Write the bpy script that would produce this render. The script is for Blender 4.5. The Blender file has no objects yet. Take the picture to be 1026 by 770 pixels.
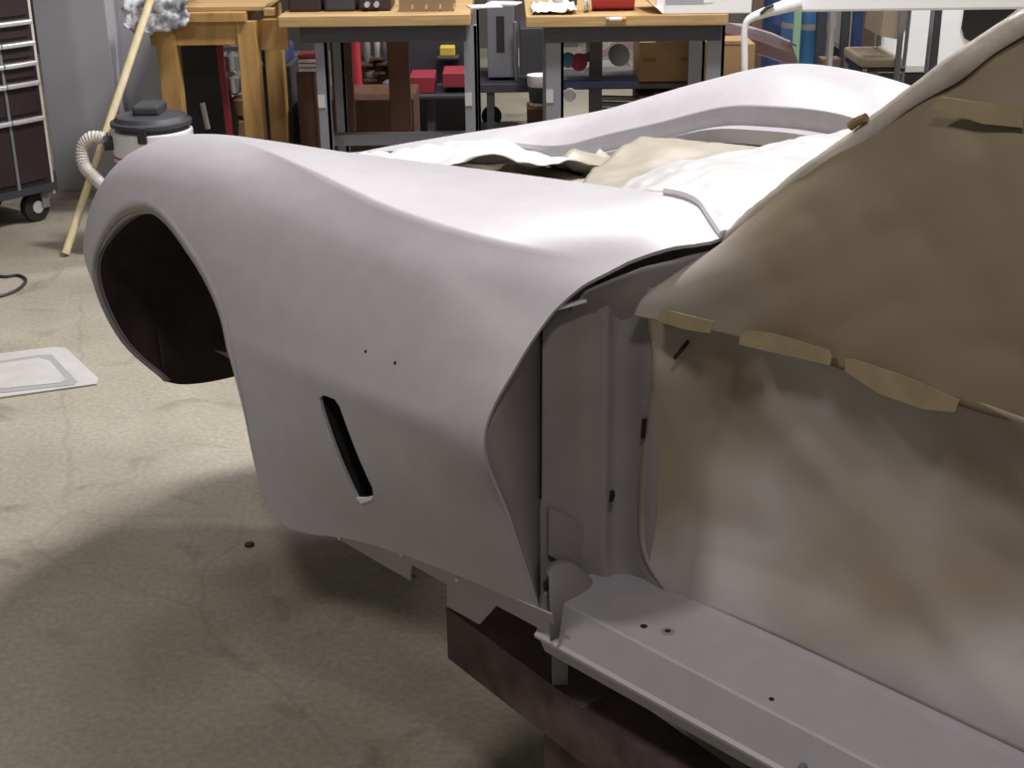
import bpy, bmesh, math, random
from mathutils import Vector, Matrix, noise
random.seed(7)
D = bpy.data; S = bpy.context.scene; COL = S.collection
R = math.radians
# ------------------------------------------------------------------ camera
FPX = 1400.0; PITCH = math.atan(FPX / 3575.0); ROLL = R(0.75); CH = 1.6
_f = Vector((0, math.cos(PITCH), -math.sin(PITCH))); _r0 = Vector((1, 0, 0)); _u0 = _r0.cross(_f)
_r = math.cos(ROLL) * _r0 - math.sin(ROLL) * _u0; _u = math.sin(ROLL) * _r0 + math.cos(ROLL) * _u0
EYE = Vector((0, 0, CH))
cam = D.objects.new('camera', D.cameras.new('camera')); COL.objects.link(cam)
cam.data.sensor_width = 36; cam.data.lens = 36 * FPX / 1026; cam.data.clip_start = .05
m3 = Matrix((_r, _u, -_f)).transposed()
cam.matrix_world = Matrix.Translation(EYE) @ m3.to_4x4()
S.camera = cam
# ------------------------------------------------------------------ light
S.view_settings.view_transform = 'Standard'; S.view_settings.look = 'None'
S.view_settings.gamma = 1; S.view_settings.use_curve_mapping = False; S.view_settings.exposure = -0.17
W = D.worlds.new('shop_air'); S.world = W; W.use_nodes = True
W.node_tree.nodes['Background'].inputs[0].default_value = (.88, .86, .82, 1)
W.node_tree.nodes['Background'].inputs[1].default_value = .15
def area(name, loc, target, sx, sy, power, col=(1, 1, 1)):
    l = D.lights.new(name, 'AREA'); l.shape = 'RECTANGLE'; l.size = sx; l.size_y = sy; l.energy = power; l.color = col
    o = D.objects.new(name, l); COL.objects.link(o); o.location = loc
    o.rotation_euler = (Vector(target) - Vector(loc)).to_track_quat('-Z', 'Y').to_euler(); return o
area('ceiling_lamp', (.4, 5.0, 4.0), (0, 3.2, 0), .9, .35, 245, (1, .97, .98))
area('ceiling_lamp', (2.6, 5.2, 4.2), (1.5, 4.5, 0), 1.2, .35, 55, (1, .98, .96))
area('ceiling_lamp', (-2.1, 1.5, 4.0), (-1.0, 2.4, 0), .35, .25, 50, (1, .93, .91))
area('ceiling_lamp', (.2, -.25, 3.3), (-.3, 2.4, .3), .28, .2, 22, (1, .91, .92))
area('ceiling_lamp', (-1.2, 7.6, 4.4), (-1.0, 7.2, 0), 1.2, .4, 45, (1, .97, .95))
area('ceiling_lamp', (3.2, 7.8, 4.4), (3.2, 8.6, 0), 1.2, .4, 320, (1, 1, 1))

# ------------------------------------------------------------------ pixel helpers (1026 x 770 frame)
CARLOC = Vector((.036, 2.82, .33)); CARYAW = R(132.5)
CARM = Matrix.Translation(CARLOC) @ Matrix.Rotation(CARYAW, 4, 'Z'); CARI = CARM.inverted()
def ray(px, py): return _f + _r * ((px - 513) / FPX) - _u * ((py - 385) / FPX)
def fl(px, py, z=0.0):
    d = ray(px, py); return EYE + d * ((z - CH) / d.z)
def oy(px, py, Y):
    d = ray(px, py); return EYE + d * (Y / d.y)
_c0 = CARI @ EYE
def on(px, py, ax, val):
    d = CARI.to_3x3() @ ray(px, py); return _c0 + d * ((val - _c0[ax]) / d[ax])

# ------------------------------------------------------------------ materials
def mat(name, col, rough=.6, metal=0.0, var=.0, scale=12, bump=0.0, bscale=60, col2=None, spec=.5, detail=4, contrast=None, trans=0):
    m = D.materials.new(name); m.use_nodes = True; nt = m.node_tree; b = nt.nodes['Principled BSDF']
    b.inputs['Roughness'].default_value = rough; b.inputs['Metallic'].default_value = metal
    b.inputs['Specular IOR Level'].default_value = spec
    c = (*col, 1); b.inputs['Base Color'].default_value = c
    if trans: b.inputs['Transmission Weight'].default_value = trans
    if var or col2 or bump:
        tc = nt.nodes.new('ShaderNodeTexCoord')
    if var or col2:
        n = nt.nodes.new('ShaderNodeTexNoise'); n.inputs['Scale'].default_value = scale; n.inputs['Detail'].default_value = detail
        nt.links.new(tc.outputs['Object'], n.inputs['Vector'])
        r = nt.nodes.new('ShaderNodeValToRGB')
        lo, hi = contrast or (.35, .65)
        r.color_ramp.elements[0].position = lo; r.color_ramp.elements[1].position = hi
        if col2: a, bb = c, (*col2, 1)
        else: a = (*[v * (1 - var) for v in col], 1); bb = (*[min(1, v * (1 + var)) for v in col], 1)
        r.color_ramp.elements[0].color = a; r.color_ramp.elements[1].color = bb
        nt.links.new(n.outputs['Fac'], r.inputs['Fac']); nt.links.new(r.outputs['Color'], b.inputs['Base Color'])
    if bump:
        n2 = nt.nodes.new('ShaderNodeTexNoise'); n2.inputs['Scale'].default_value = bscale; n2.inputs['Detail'].default_value = 3
        nt.links.new(tc.outputs['Object'], n2.inputs['Vector'])
        bp = nt.nodes.new('ShaderNodeBump'); bp.inputs['Strength'].default_value = bump; bp.inputs['Distance'].default_value = .01
        nt.links.new(n2.outputs['Fac'], bp.inputs['Height']); nt.links.new(bp.outputs['Normal'], b.inputs['Normal'])
    return m
def wood(name, c1, c2, stretch=(1, 12, 12), rough=.6):
    m = D.materials.new(name); m.use_nodes = True; nt = m.node_tree; b = nt.nodes['Principled BSDF']
    tc = nt.nodes.new('ShaderNodeTexCoord'); mp = nt.nodes.new('ShaderNodeMapping'); mp.inputs['Scale'].default_value = stretch
    n = nt.nodes.new('ShaderNodeTexNoise'); n.inputs['Scale'].default_value = 3; n.inputs['Detail'].default_value = 6; n.inputs['Distortion'].default_value = .6
    r = nt.nodes.new('ShaderNodeValToRGB'); r.color_ramp.elements[0].position = .35; r.color_ramp.elements[1].position = .68
    r.color_ramp.elements[0].color = (*c1, 1); r.color_ramp.elements[1].color = (*c2, 1)
    for a, i in ((tc.outputs['Object'], mp.inputs[0]), (mp.outputs[0], n.inputs[0]), (n.outputs['Fac'], r.inputs[0]), (r.outputs[0], b.inputs['Base Color'])): nt.links.new(a, i)
    b.inputs['Roughness'].default_value = rough; return m
def concrete():
    m = D.materials.new('stained_concrete'); m.use_nodes = True; nt = m.node_tree; b = nt.nodes['Principled BSDF']; L = nt.links.new
    tc = nt.nodes.new('ShaderNodeTexCoord')
    def nz(s, d=5, dist=0):
        n = nt.nodes.new('ShaderNodeTexNoise'); n.inputs['Scale'].default_value = s; n.inputs['Detail'].default_value = d; n.inputs['Distortion'].default_value = dist
        L(tc.outputs['Object'], n.inputs['Vector']); return n
    def ramp(src, p0, p1, c0, c1):
        r = nt.nodes.new('ShaderNodeValToRGB'); r.color_ramp.elements[0].position = p0; r.color_ramp.elements[1].position = p1
        r.color_ramp.elements[0].color = (*c0, 1); r.color_ramp.elements[1].color = (*c1, 1); L(src, r.inputs[0]); return r
    def mul(a, b_, f=1):
        x = nt.nodes.new('ShaderNodeMix'); x.data_type = 'RGBA'; x.blend_type = 'MULTIPLY'; x.inputs[0].default_value = f
        L(a, x.inputs[6]); L(b_, x.inputs[7]); return x.outputs[2]
    base = ramp(nz(1.6, 8, .5).outputs['Fac'], .3, .72, (.25, .222, .165), (.385, .352, .28))
    st = ramp(nz(4.5, 6, 1.2).outputs['Fac'], .58, .72, (1, 1, 1), (.72, .70, .66))
    fine = ramp(nz(70, 3).outputs['Fac'], .35, .7, (.86, .86, .86), (1.1, 1.1, 1.1))
    v = nt.nodes.new('ShaderNodeTexVoronoi'); v.feature = 'DISTANCE_TO_EDGE'; v.inputs['Scale'].default_value = .55
    nn = nz(3, 4); ad = nt.nodes.new('ShaderNodeMixRGB'); ad.inputs[0].default_value = .12
    L(tc.outputs['Object'], ad.inputs[1]); L(nn.outputs['Color'], ad.inputs[2]); L(ad.outputs[0], v.inputs['Vector'])
    cr = ramp(v.outputs['Distance'], .0, .003, (.88, .87, .86), (1, 1, 1))
    o = mul(mul(mul(base.outputs[0], st.outputs[0]), fine.outputs[0]), cr.outputs[0])
    L(o, b.inputs['Base Color']); b.inputs['Roughness'].default_value = .62
    bp = nt.nodes.new('ShaderNodeBump'); bp.inputs['Strength'].default_value = .15; bp.inputs['Distance'].default_value = .01
    L(nz(40, 4).outputs['Fac'], bp.inputs['Height']); L(bp.outputs[0], b.inputs['Normal']); return m
M = dict(
    floor=concrete(),
    primer=mat('grey_primer', (.435, .417, .437), .42, var=.03, scale=25, bump=.03, bscale=300, spec=.4),
    jamb=mat('shaded_primer', (.28, .263, .25), .6, var=.08, scale=9, bump=.05, bscale=120),  # body primer with the door jamb's shade put into a darker colour
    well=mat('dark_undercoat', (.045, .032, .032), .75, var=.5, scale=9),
    black=mat('black_plastic', (.02, .02, .022), .5), dark=mat('dark_cavity', (.012, .011, .011), .9),
    kraft=mat('brown_masking_paper', (.165, .128, .072), .6, col2=(.225, .18, .112), scale=2.2, bump=.08, bscale=18, contrast=(.3, .7)),
    spray=mat('oversprayed_paper', (.33, .275, .195), .62, col2=(.50, .475, .46), scale=3.2, contrast=(.40, .62), bump=.06, bscale=20, detail=2),
    film=mat('white_masking_paper', (.66, .65, .64), .35, var=.05, scale=5, bump=.1, bscale=22, spec=.6),
    filmtan=mat('cream_masking_paper', (.28, .242, .165), .5, col2=(.36, .32, .24), scale=4, bump=.1, bscale=20),
    greyfilm=mat('grey_film', (.235, .205, .16), .65, var=.12, scale=14),
    wrapm=mat('pale_wrap_paper', (.40, .365, .30), .4, var=.15, scale=16, bump=.2, bscale=40, spec=.6),
    tape=mat('masking_tape', (.31, .25, .145), .65, var=.08, scale=30),
    wtape=mat('white_tape', (.92, .92, .93), .4),
    rail=mat('rusty_steel', (.075, .05, .05), .6, metal=.3, col2=(.15, .105, .10), scale=14, bump=.1, bscale=90),
    gpaint=mat('grey_steel', (.21, .215, .24), .5, metal=.2), dgpaint=mat('dark_grey_steel', (.055, .056, .065), .5, metal=.2),
    bright=mat('bright_metal', (.75, .76, .78), .3, metal=.7),
    wood=wood('yellow_pine', (.34, .19, .06), (.48, .29, .10), (9, 9, 1.2)), woodtop=wood('worn_plywood_edge', (.34, .21, .08), (.50, .34, .16), (1, 14, 20)),
    dwood=wood('dark_plywood', (.075, .032, .018), (.12, .055, .03), (6, 6, 1)),
    pole=wood('pale_dowel', (.74, .62, .34), (.85, .75, .50), (20, 20, 1)),
    maroon=mat('dark_maroon_paint', (.035, .02, .023), .45, var=.1), pull=mat('aluminium_pull', (.72, .73, .74), .35, metal=.5),
    wall=mat('grey_painted_wall', (.36, .36, .385), .7, var=.05, scale=3), wall2=mat('pale_wall', (.52, .52, .55), .7, var=.04, scale=3),
    backw=mat('dim_back_wall', (.10, .085, .08), .8, var=.2, scale=2),
    white=mat('white_paint', (.86, .87, .88), .35), cream=mat('cream_plastic', (.62, .58, .52), .4),
    offw=mat('off_white_plastic', (.74, .72, .74), .35), redstripe=mat('red_stripe', (.35, .12, .12), .5),
    card=mat('cardboard', (.30, .185, .085), .75, var=.08, scale=8), card2=mat('dark_cardboard', (.2, .115, .055), .8),
    blue=mat('blue_plastic', (.045, .16, .36), .35), navy=mat('navy_paint', (.035, .06, .16), .4), red=mat('red_paint', (.42, .035, .05), .4),
    dred=mat('dull_red', (.30, .03, .05), .5), yellow=mat('yellow_plastic', (.6, .46, .06), .5), green=mat('green_strap', (.28, .45, .30), .6),
    mauve=mat('mauve_primer', (.30, .20, .21), .6, var=.08, scale=6), tan=mat('tan_vinyl', (.36, .29, .21), .55),
    brownp=wood('brown_panel', (.10, .06, .045), (.16, .10, .075), (8, 8, 1)), rag=mat('grey_rag', (.20, .21, .23), .8, col2=(.66, .67, .70), scale=22, contrast=(.42, .58)),
    rubber=mat('rubber', (.015, .015, .016), .7), print=mat('printed_grey', (.38, .38, .46), .6), orange=mat('orange_plastic', (.7, .22, .05), .5),
    mat_=mat('pale_mat', (.45, .435, .42), .8, var=.06, scale=9), matg=mat('mat_line', (.30, .30, .29), .8),
    stain=mat('oil_stain', (.16, .145, .12), .5), glass=mat('dark_glass', (.015, .012, .016), .12),
)
def dusted(m0, name):          # primer dust sprayed on the paper next to the door jamb
    m = m0.copy(); m.name = name; nt = m.node_tree; b = nt.nodes['Principled BSDF']; src = b.inputs['Base Color'].links[0].from_socket
    tc = nt.nodes.new('ShaderNodeTexCoord'); sp = nt.nodes.new('ShaderNodeSeparateXYZ'); n = nt.nodes.new('ShaderNodeTexNoise'); n.inputs['Scale'].default_value = 5
    a = nt.nodes.new('ShaderNodeMath'); a.operation = 'MULTIPLY_ADD'; a.inputs[1].default_value = .22
    mr = nt.nodes.new('ShaderNodeMapRange'); mr.inputs['From Min'].default_value = -.92; mr.inputs['From Max'].default_value = -.76
    mx = nt.nodes.new('ShaderNodeMix'); mx.data_type = 'RGBA'; mx.inputs[7].default_value = (.30, .27, .235, 1); L = nt.links.new
    L(tc.outputs['Object'], sp.inputs[0]); L(tc.outputs['Object'], n.inputs['Vector']); L(n.outputs['Fac'], a.inputs[0]); L(sp.outputs['X'], a.inputs[2]); L(a.outputs[0], mr.inputs['Value'])
    L(mr.outputs[0], mx.inputs[0]); L(src, mx.inputs[6]); L(mx.outputs[2], b.inputs['Base Color']); return m
M['kraftdust'] = dusted(M['kraft'], 'dusted_masking_paper')
# ------------------------------------------------------------------ mesh helpers
def mesh(name, V, Fc, m, parent=None, smooth=False, loc=None, rotz=0):
    me = D.meshes.new(name); me.from_pydata([tuple(v) for v in V], [], Fc); me.update()
    me.materials.append(M[m] if isinstance(m, str) else m)
    if smooth: me.polygons.foreach_set('use_smooth', [True] * len(me.polygons))
    o = D.objects.new(name, me); COL.objects.link(o)
    if parent: o.parent = parent
    if loc is not None: o.location = loc
    o.rotation_euler.z = rotz; return o
def fixn(o):
    bm = bmesh.new(); bm.from_mesh(o.data); bmesh.ops.recalc_face_normals(bm, faces=bm.faces); bm.to_mesh(o.data); bm.free(); return o
class MB:
    def __init__(s): s.V = []; s.F = []
    def add(s, V, Fc): n = len(s.V); s.V += [Vector(v) for v in V]; s.F += [[i + n for i in f] for f in Fc]; return s
    def box(s, a, b, b_=0.0):
        x0, y0, z0 = a; x1, y1, z1 = b
        bm = bmesh.new(); bmesh.ops.create_cube(bm, size=1)
        for v in bm.verts: v.co = Vector(((x0 + x1) / 2 + v.co.x * (x1 - x0), (y0 + y1) / 2 + v.co.y * (y1 - y0), (z0 + z1) / 2 + v.co.z * (z1 - z0)))
        if b_: bmesh.ops.bevel(bm, geom=bm.edges[:], offset=b_, segments=2, affect='EDGES', profile=.5)
        bm.verts.index_update(); s.add([v.co.copy() for v in bm.verts], [[v.index for v in f.verts] for f in bm.faces]); bm.free(); return s
    def bar(s, p, q, w, h=None, up=(0, 0, 1)):
        p = Vector(p); q = Vector(q); h = h or w; d = (q - p).normalized(); u = Vector(up)
        if abs(d.dot(u)) > .98: u = Vector((0, 1, 0))
        a = d.cross(u).normalized() * w / 2; c = a.cross(d).normalized() * h / 2
        V = [e + i * a + j * c for e in (p, q) for i, j in ((-1, -1), (1, -1), (1, 1), (-1, 1))]
        return s.add(V, [[3, 2, 1, 0], [4, 5, 6, 7], [0, 1, 5, 4], [1, 2, 6, 5], [2, 3, 7, 6], [3, 0, 4, 7]])
    def tube(s, pts, r, n=10, closed=False):
        P = [Vector(p) for p in pts]; rs = r if isinstance(r, (list, tuple)) else [r] * len(P); V = []; Fc = []
        ref = None
        for i, p in enumerate(P):
            t = (P[min(i + 1, len(P) - 1)] - P[max(i - 1, 0)]).normalized()
            if ref is None: ref = t.orthogonal().normalized()
            ref = (ref - t * ref.dot(t)).normalized(); b = t.cross(ref)
            V += [p + rs[i] * (math.cos(2 * math.pi * k / n) * ref + math.sin(2 * math.pi * k / n) * b) for k in range(n)]
        for i in range(len(P) - 1):
            for k in range(n): Fc.append([i * n + k, i * n + (k + 1) % n, (i + 1) * n + (k + 1) % n, (i + 1) * n + k])
        Fc.append(list(range(n))[::-1]); Fc.append([(len(P) - 1) * n + k for k in range(n)]); return s.add(V, Fc)
    def lathe(s, prof, c=(0, 0, 0), n=28, axis='z'):
        V = []; Fc = []; c = Vector(c)
        for r, z in prof:
            for k in range(n):
                a = 2 * math.pi * k / n; p = (r * math.cos(a), r * math.sin(a), z)
                if axis == 'x': p = (p[2], p[0], p[1])
                if axis == 'y': p = (p[0], p[2], p[1])
                V.append(c + Vector(p))
        for i in range(len(prof) - 1):
            for k in range(n): Fc.append([i * n + k, i * n + (k + 1) % n, (i + 1) * n + (k + 1) % n, (i + 1) * n + k])
        Fc.append(list(range(n))[::-1]); Fc.append([(len(prof) - 1) * n + k for k in range(n)]); return s.add(V, Fc)
    def prism(s, poly, d):
        P = [Vector(p) for p in poly]; n = len(P); d = Vector(d)
        return s.add(P + [p + d for p in P], [list(range(n))[::-1], list(range(n, 2 * n))] + [[i, (i + 1) % n, n + (i + 1) % n, n + i] for i in range(n)])
    def build(s, name, m, parent=None, smooth=False, loc=None, rotz=0):
        o = fixn(mesh(name, s.V, s.F, m, parent, smooth, loc, rotz))
        if smooth:
            md = o.modifiers.new('edge_split', 'EDGE_SPLIT'); md.split_angle = R(40)
        return o
def tag(o, label, cat, group=None):
    o['label'] = label; o['category'] = cat
    if group: o['group'] = group
    return o
def empty(name, loc, label, cat, rotz=0, group=None):
    o = D.objects.new(name, None); COL.objects.link(o); o.location = loc; o.rotation_euler.z = rotz; o.empty_display_size = .1
    return tag(o, label, cat, group)
def struct(o): o['kind'] = 'structure'; return o
def lerp_table(T, x):
    ks = sorted(T); 
    if x <= ks[0]: return T[ks[0]]
    if x >= ks[-1]: return T[ks[-1]]
    for i in range(len(ks) - 1):
        if ks[i] <= x <= ks[i + 1]: break
    g = lambda j: T[ks[max(0, min(len(ks) - 1, j))]]; kx = lambda j: ks[max(0, min(len(ks) - 1, j))]
    t = (x - ks[i]) / (ks[i + 1] - ks[i]); h = ks[i + 1] - ks[i]
    def herm(a, b, c, d):
        m0 = (c - a) / (kx(i + 1) - kx(i - 1)) * h; m1 = (d - b) / (kx(i + 2) - kx(i)) * h
        return (2*t**3 - 3*t*t + 1) * b + (t**3 - 2*t*t + t) * m0 + (-2*t**3 + 3*t*t) * c + (t**3 - t*t) * m1
    A, B, C_, E_ = g(i - 1), g(i), g(i + 1), g(i + 2)
    return [tuple(herm(A[r][k], B[r][k], C_[r][k], E_[r][k]) for k in range(len(B[r]))) for r in range(len(B))]
def catmull(P, t):
    n = len(P) - 1; i = min(int(t), n - 1); u = t - i
    p0 = P[i - 1] if i > 0 else 2 * P[0] - P[1]; p1, p2 = P[i], P[i + 1]; p3 = P[i + 2] if i + 2 <= n else 2 * P[n] - P[n - 1]
    return .5 * ((2 * p1) + (-p0 + p2) * u + (2 * p0 - 5 * p1 + 4 * p2 - p3) * u * u + (-p0 + 3 * p1 - 3 * p2 + p3) * u ** 3)
def curve(P, n):
    P = [Vector(p) for p in P]; return [catmull(P, (len(P) - 1) * k / (n - 1)) for k in range(n)]
def solidify(o, t, off=-1):
    md = o.modifiers.new('thickness', 'SOLIDIFY'); md.thickness = t; md.offset = off; return o
def grid(name, rows, m, parent=None, smooth=True, closed=False):
    nr = len(rows); nc = len(rows[0]); V = [p for r in rows for p in r]
    Fc = [[i * nc + j, i * nc + j + 1, (i + 1) * nc + j + 1, (i + 1) * nc + j] for i in range(nr - 1) for j in range(nc - 1)]
    return mesh(name, V, Fc, m, parent, smooth)
def coons(top, bot, left, right, nu, nv, fn=None):
    # top/bot run left->right, left/right run top->bottom
    T = curve(top, nu); B = curve(bot, nu); L = curve(left, nv); Rr = curve(right, nv); out = []
    for j in range(nv):
        v = j / (nv - 1); row = []
        for i in range(nu):
            u = i / (nu - 1)
            p = (1 - v) * T[i] + v * B[i] + (1 - u) * L[j] + u * Rr[j] - ((1 - u) * (1 - v) * T[0] + u * (1 - v) * T[-1] + (1 - u) * v * B[0] + u * v * B[-1])
            row.append(fn(p, u, v) if fn else p)
        out.append(row)
    return out
def facet(p, s):
    d, pts = noise.voronoi(Vector(p) * s, distance_metric='DISTANCE', exponent=2.5); return d[0]
def crumple(p, s):
    p = Vector(p); return (abs(noise.noise(p * s)) * .9 + abs(noise.noise(p * s * 2.3 + Vector((3, 1, 7)))) * .4 - facet(p + Vector((5, 5, 5)), s * .8) * .5)

# ------------------------------------------------------------------ room shell
fo = MB().box((-6, -3, -.1), (8, 14, 0)).build('floor', 'floor'); struct(fo)
struct(MB().box((-6, 11.6, 0), (8, 11.75, 3.4)).build('wall_back', 'backw'))
# grey column and pale wall beside it
a = fl(64, 190); b2 = fl(107, 182)
col = MB().box((0, 0, 0), (.34, .5, 2.6), .004)
struct(col.build('wall_column', 'wall', loc=(fl(63, 188).x - .005, 6.78, 0), rotz=0))
struct(MB().box((fl(63, 188).x + .335, 7.0, 0), (fl(63, 188).x + .75, 7.12, 2.6)).build('wall_left', 'wall2'))
struct(MB().box((fl(63, 188).x + .335, 6.97, 0), (fl(63, 188).x + .74, 6.998, .93)).build('trim_1', 'wall'))

# ------------------------------------------------------------------ CAR BODY
car = empty('car_body', CARLOC, 'grey primed sports car front body shell with empty wheel opening and masked cabin', 'car body', CARYAW)
NEAR = {
    -.90: [(.485, .765), (.53, .760), (.575, .752), (.66, .70), (.755, .63), (.815, .541), (.775, .41), (.715, .25)],
    -.80: [(.425, .787), (.53, .765), (.61, .735), (.69, .697), (.769, .632), (.833, .541), (.79, .41), (.735, .245)],
    -.65: [(.42, .778), (.57, .765), (.675, .747), (.748, .700), (.81, .617), (.845, .54), (.815, .40), (.775, .262)],
    -.45: [(.43, .768), (.57, .768), (.70, .762), (.770, .705), (.82, .625), (.852, .54), (.835, .40), (.80, .248)],
    -.25: [(.455, .76), (.58, .778), (.70, .788), (.785, .735), (.835, .65), (.86, .54), (.86, .40), (.85, .22)],
    -.10: [(.49, .758), (.60, .787), (.70, .803), (.80, .768), (.852, .69), (.865, .54), (.86, .4), (.84, .24)],
    .10: [(.50, .740), (.60, .775), (.69, .792), (.79, .765), (.843, .69), (.855, .54), (.85, .4), (.82, .24)],
    .25: [(.49, .715), (.59, .747), (.68, .762), (.768, .735), (.822, .66), (.838, .53), (.81, .38), (.74, .25)],
    .40: [(.47, .66), (.575, .69), (.665, .70), (.738, .66), (.775, .595), (.785, .51), (.735, .36), (.65, .25)],
    .60: [(.41, .59), (.51, .612), (.59, .61), (.65, .575), (.68, .525), (.69, .465), (.65, .36), (.58, .26)],
    .80: [(.35, .525), (.43, .54), (.50, .535), (.55, .505), (.575, .465), (.58, .42), (.55, .34), (.50, .27)],
    1.0: [(.25, .465), (.29, .475), (.33, .465), (.37, .445), (.39, .42), (.39, .39), (.37, .33), (.33, .28)],
    1.06: [(.10, .44), (.13, .445), (.17, .44), (.19, .42), (.20, .40), (.20, .37), (.19, .33), (.17, .29)],
}
farc = {-.9: -.035, -.65: -.03, -.43: 0.01, -.3: 0.005, -.2: -.002, -.1: -.022, .02: -.05, .2: -.085, .35: -.085, .51: -.06, .67: -.03, .94: 0.0, 1.06: 0}
FAR = {}
for x, rows in NEAR.items():
    dz = lerp_table({k: [(v,)] for k, v in farc.items()}, x)[0][0]
    FAR[x] = [(y, z + dz * (1 if i >= 0 else 1) - (.028 if i == 0 and x < .5 else 0)) for i, (y, z) in enumerate(rows)]
def crease_w(x): 
    return max(0, min(1, (-.02 - x) / .12)) * max(0, min(1, (x + .79) / .13))
def profile(T, x):
    return [Vector((x, y, z)) for y, z in lerp_table(T, x)]
def pt(P, t, w):     # t in 0..7
    s = catmull(P, t)
    if w <= 0: return s
    seg = catmull(P[:3], min(t, 2)) if t <= 2 else catmull(P[2:6], t - 2) if t <= 5 else catmull(P[5:], t - 5)
    return s * (1 - w) + seg * w
# wheel opening: inner outline (x,z), rear bottom -> top -> front bottom
LIP = [(-.345, .236), (-.312, .240), (-.290, .254), (-.275, .282), (-.265, .33), (-.254, .38), (-.241, .44), (-.213, .52), (-.180, .587), (-.130, .646), (-.070, .683), (-.01, .701), (.05, .702), (.125, .680), (.19, .640), (.25, .585), (.30, .52), (.335, .44), (.358, .36), (.366, .30), (.370, .25)]
LIP = [(x, z - .013 * max(0, min(1, (z - .5) / .15))) for x, z in LIP]
lipc = curve([(x, 0, z) for x, z in LIP], 72)
cx_, cz_ = .035, .40
def grow(p, d):
    n = Vector((p.x - cx_, 0, p.z - cz_)); n.normalize(); return Vector((p.x + n.x * d, 0, p.z + n.z * d))
lipo = [grow(p, .030 * max(.10, min(1, (p.z - .3) / .25)) * (1 - .8 * max(0, min(1, (p.x - .12) / .15)))) for p in lipc]
def end_t(P, w, zl):       # parameter on side where z drops to zl
    lo, hi = 2.2, 7.0
    if pt(P, hi, w).z >= zl: return hi
    for _ in range(30):
        mid = (lo + hi) / 2
        if pt(P, mid, w).z > zl: lo = mid
        else: hi = mid
    return lo
def side_at(T, x, z):
    P = profile(T, x); w = crease_w(x); return pt(P, end_t(P, w, z), w)
def door_edge_x(t):        # rear edge of the fender as a function of row parameter
    k = [(0, -.905), (.6, -.900), (1.0, -.890), (1.6, -.862), (2.0, -.832), (2.6, -.808), (3.2, -.80), (7, -.80)]
    for (a, b), (c, d) in zip(k, k[1:]):
        if a <= t <= c: return b + (d - b) * (t - a) / (c - a)
    return -.8
def fender(T, name, sgn, shift):
    xs = [-.80 + .5 * k / 26 for k in range(26)]
    xs = [x for x in xs if x < lipo[0].x - .004]
    lipmap = {}
    for p in lipo:
        if not xs or p.x > xs[-1] + 1e-4: xs.append(p.x); lipmap[len(xs) - 1] = p.z if sgn > 0 else p.z - .10 * max(0, min(1, (p.z - .25) / .3))
    x = xs[-1] + .012
    while x < 1.06: xs.append(x); x += .03
    xs.append(1.06)
    NA, NB = 22, 46; cols = []
    for i, x in enumerate(xs):
        P = profile(T, x); w = crease_w(x); c = []
        te = end_t(P, w, lipmap[i]) if i in lipmap else 7.0
        for k in range(NA): c.append(pt(P, 2 * k / NA, w))
        for k in range(NB + 1): c.append(pt(P, 2 + (te - 2) * k / NB, w))
        cols.append(c)
    # rear extension toward the windscreen pillar
    ext = []
    for k in range(1, 7):
        row = []
        for j in range(NA + NB + 1):
            t = 2 * j / NA if j < NA else 2 + 5 * (j - NA) / NB
            xe = -.80 + (door_edge_x(t) + .80) * k / 6
            P = profile(T, xe); row.append(pt(P, t, 0))
        ext.append(row)
    cols = ext[::-1] + cols
    cols = [[Vector((p.x, p.y * sgn, p.z)) for p in c] for c in cols]
    o = grid(name, cols, 'primer', car)
    fixn(o)
    # outward normals
    f0 = o.data.polygons[len(o.data.polygons) // 2]
    cen = sum((p.normal.y * sgn for p in o.data.polygons)) 
    if cen < 0: o.data.flip_normals()
    return o, cols
fender_near, colsN = fender(NEAR, 'fender', 1, 0)
fender_far, colsF = fender(FAR, 'fender', -1, 0)
fender_near['label'] = 'near fender with wheel opening and dark vent slot'; fender_far['label'] = 'far fender hump across the engine bay'
# vent slot cut through the near fender
gpix = [(320, 399), (324, 396), (335, 400), (340, 407), (373, 489), (374, 496), (370, 501), (362, 503), (357, 498), (322, 409)]
def surf(px, py):
    y = .84
    for _ in range(6): p = on(px, py, 1, y); y = side_at(NEAR, p.x, p.z).y
    return on(px, py, 1, y)
gp = [surf(px, py) for px, py in gpix]
solidify(fender_near, .005); solidify(fender_far, .005)
cut = MB().prism([Vector((p.x, .74, p.z)) for p in gp], (0, .25, 0)).build('cutter', 'well')
cut.parent = car
bo = fender_near.modifiers.new('slot', 'BOOLEAN'); bo.object = cut; bo.operation = 'DIFFERENCE'; bo.solver = 'EXACT'
bpy.context.view_layer.update()
dg = bpy.context.evaluated_depsgraph_get()
nm = D.meshes.new_from_object(fender_near.evaluated_get(dg)); fender_near.modifiers.clear(); fender_near.data = nm
D.objects.remove(cut)
es = fender_near.modifiers.new('edges', 'EDGE_SPLIT'); es.split_angle = R(38)
# slot pocket
gc = sum(gp, Vector()) / len(gp)
V = []; n = len(gp)
for dy, s in ((-.005, 1.02), (-.055, 1.02), (-.06, .0)):
    for p in gp: V.append(Vector((gc.x + (p.x - gc.x) * s, p.y, gc.z + (p.z - gc.z) * s)) + Vector((0, dy, 0)))
Fc = [[r_ * n + i, r_ * n + (i + 1) % n, (r_ + 1) * n + (i + 1) % n, (r_ + 1) * n + i] for r_ in range(2) for i in range(n)]
vs = mesh('vent_slot', V, Fc, 'dark', car); vs['label'] = 'dark vent slot behind the wheel opening'
q = [surf(px, py) for px, py in [(357, 499), (366, 499), (374, 497), (373, 501), (362, 505)]]
MB().prism([p + Vector((0, -.004, 0)) for p in q], (0, .005, 0)).build('tape_scrap', 'wtape', car)
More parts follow.
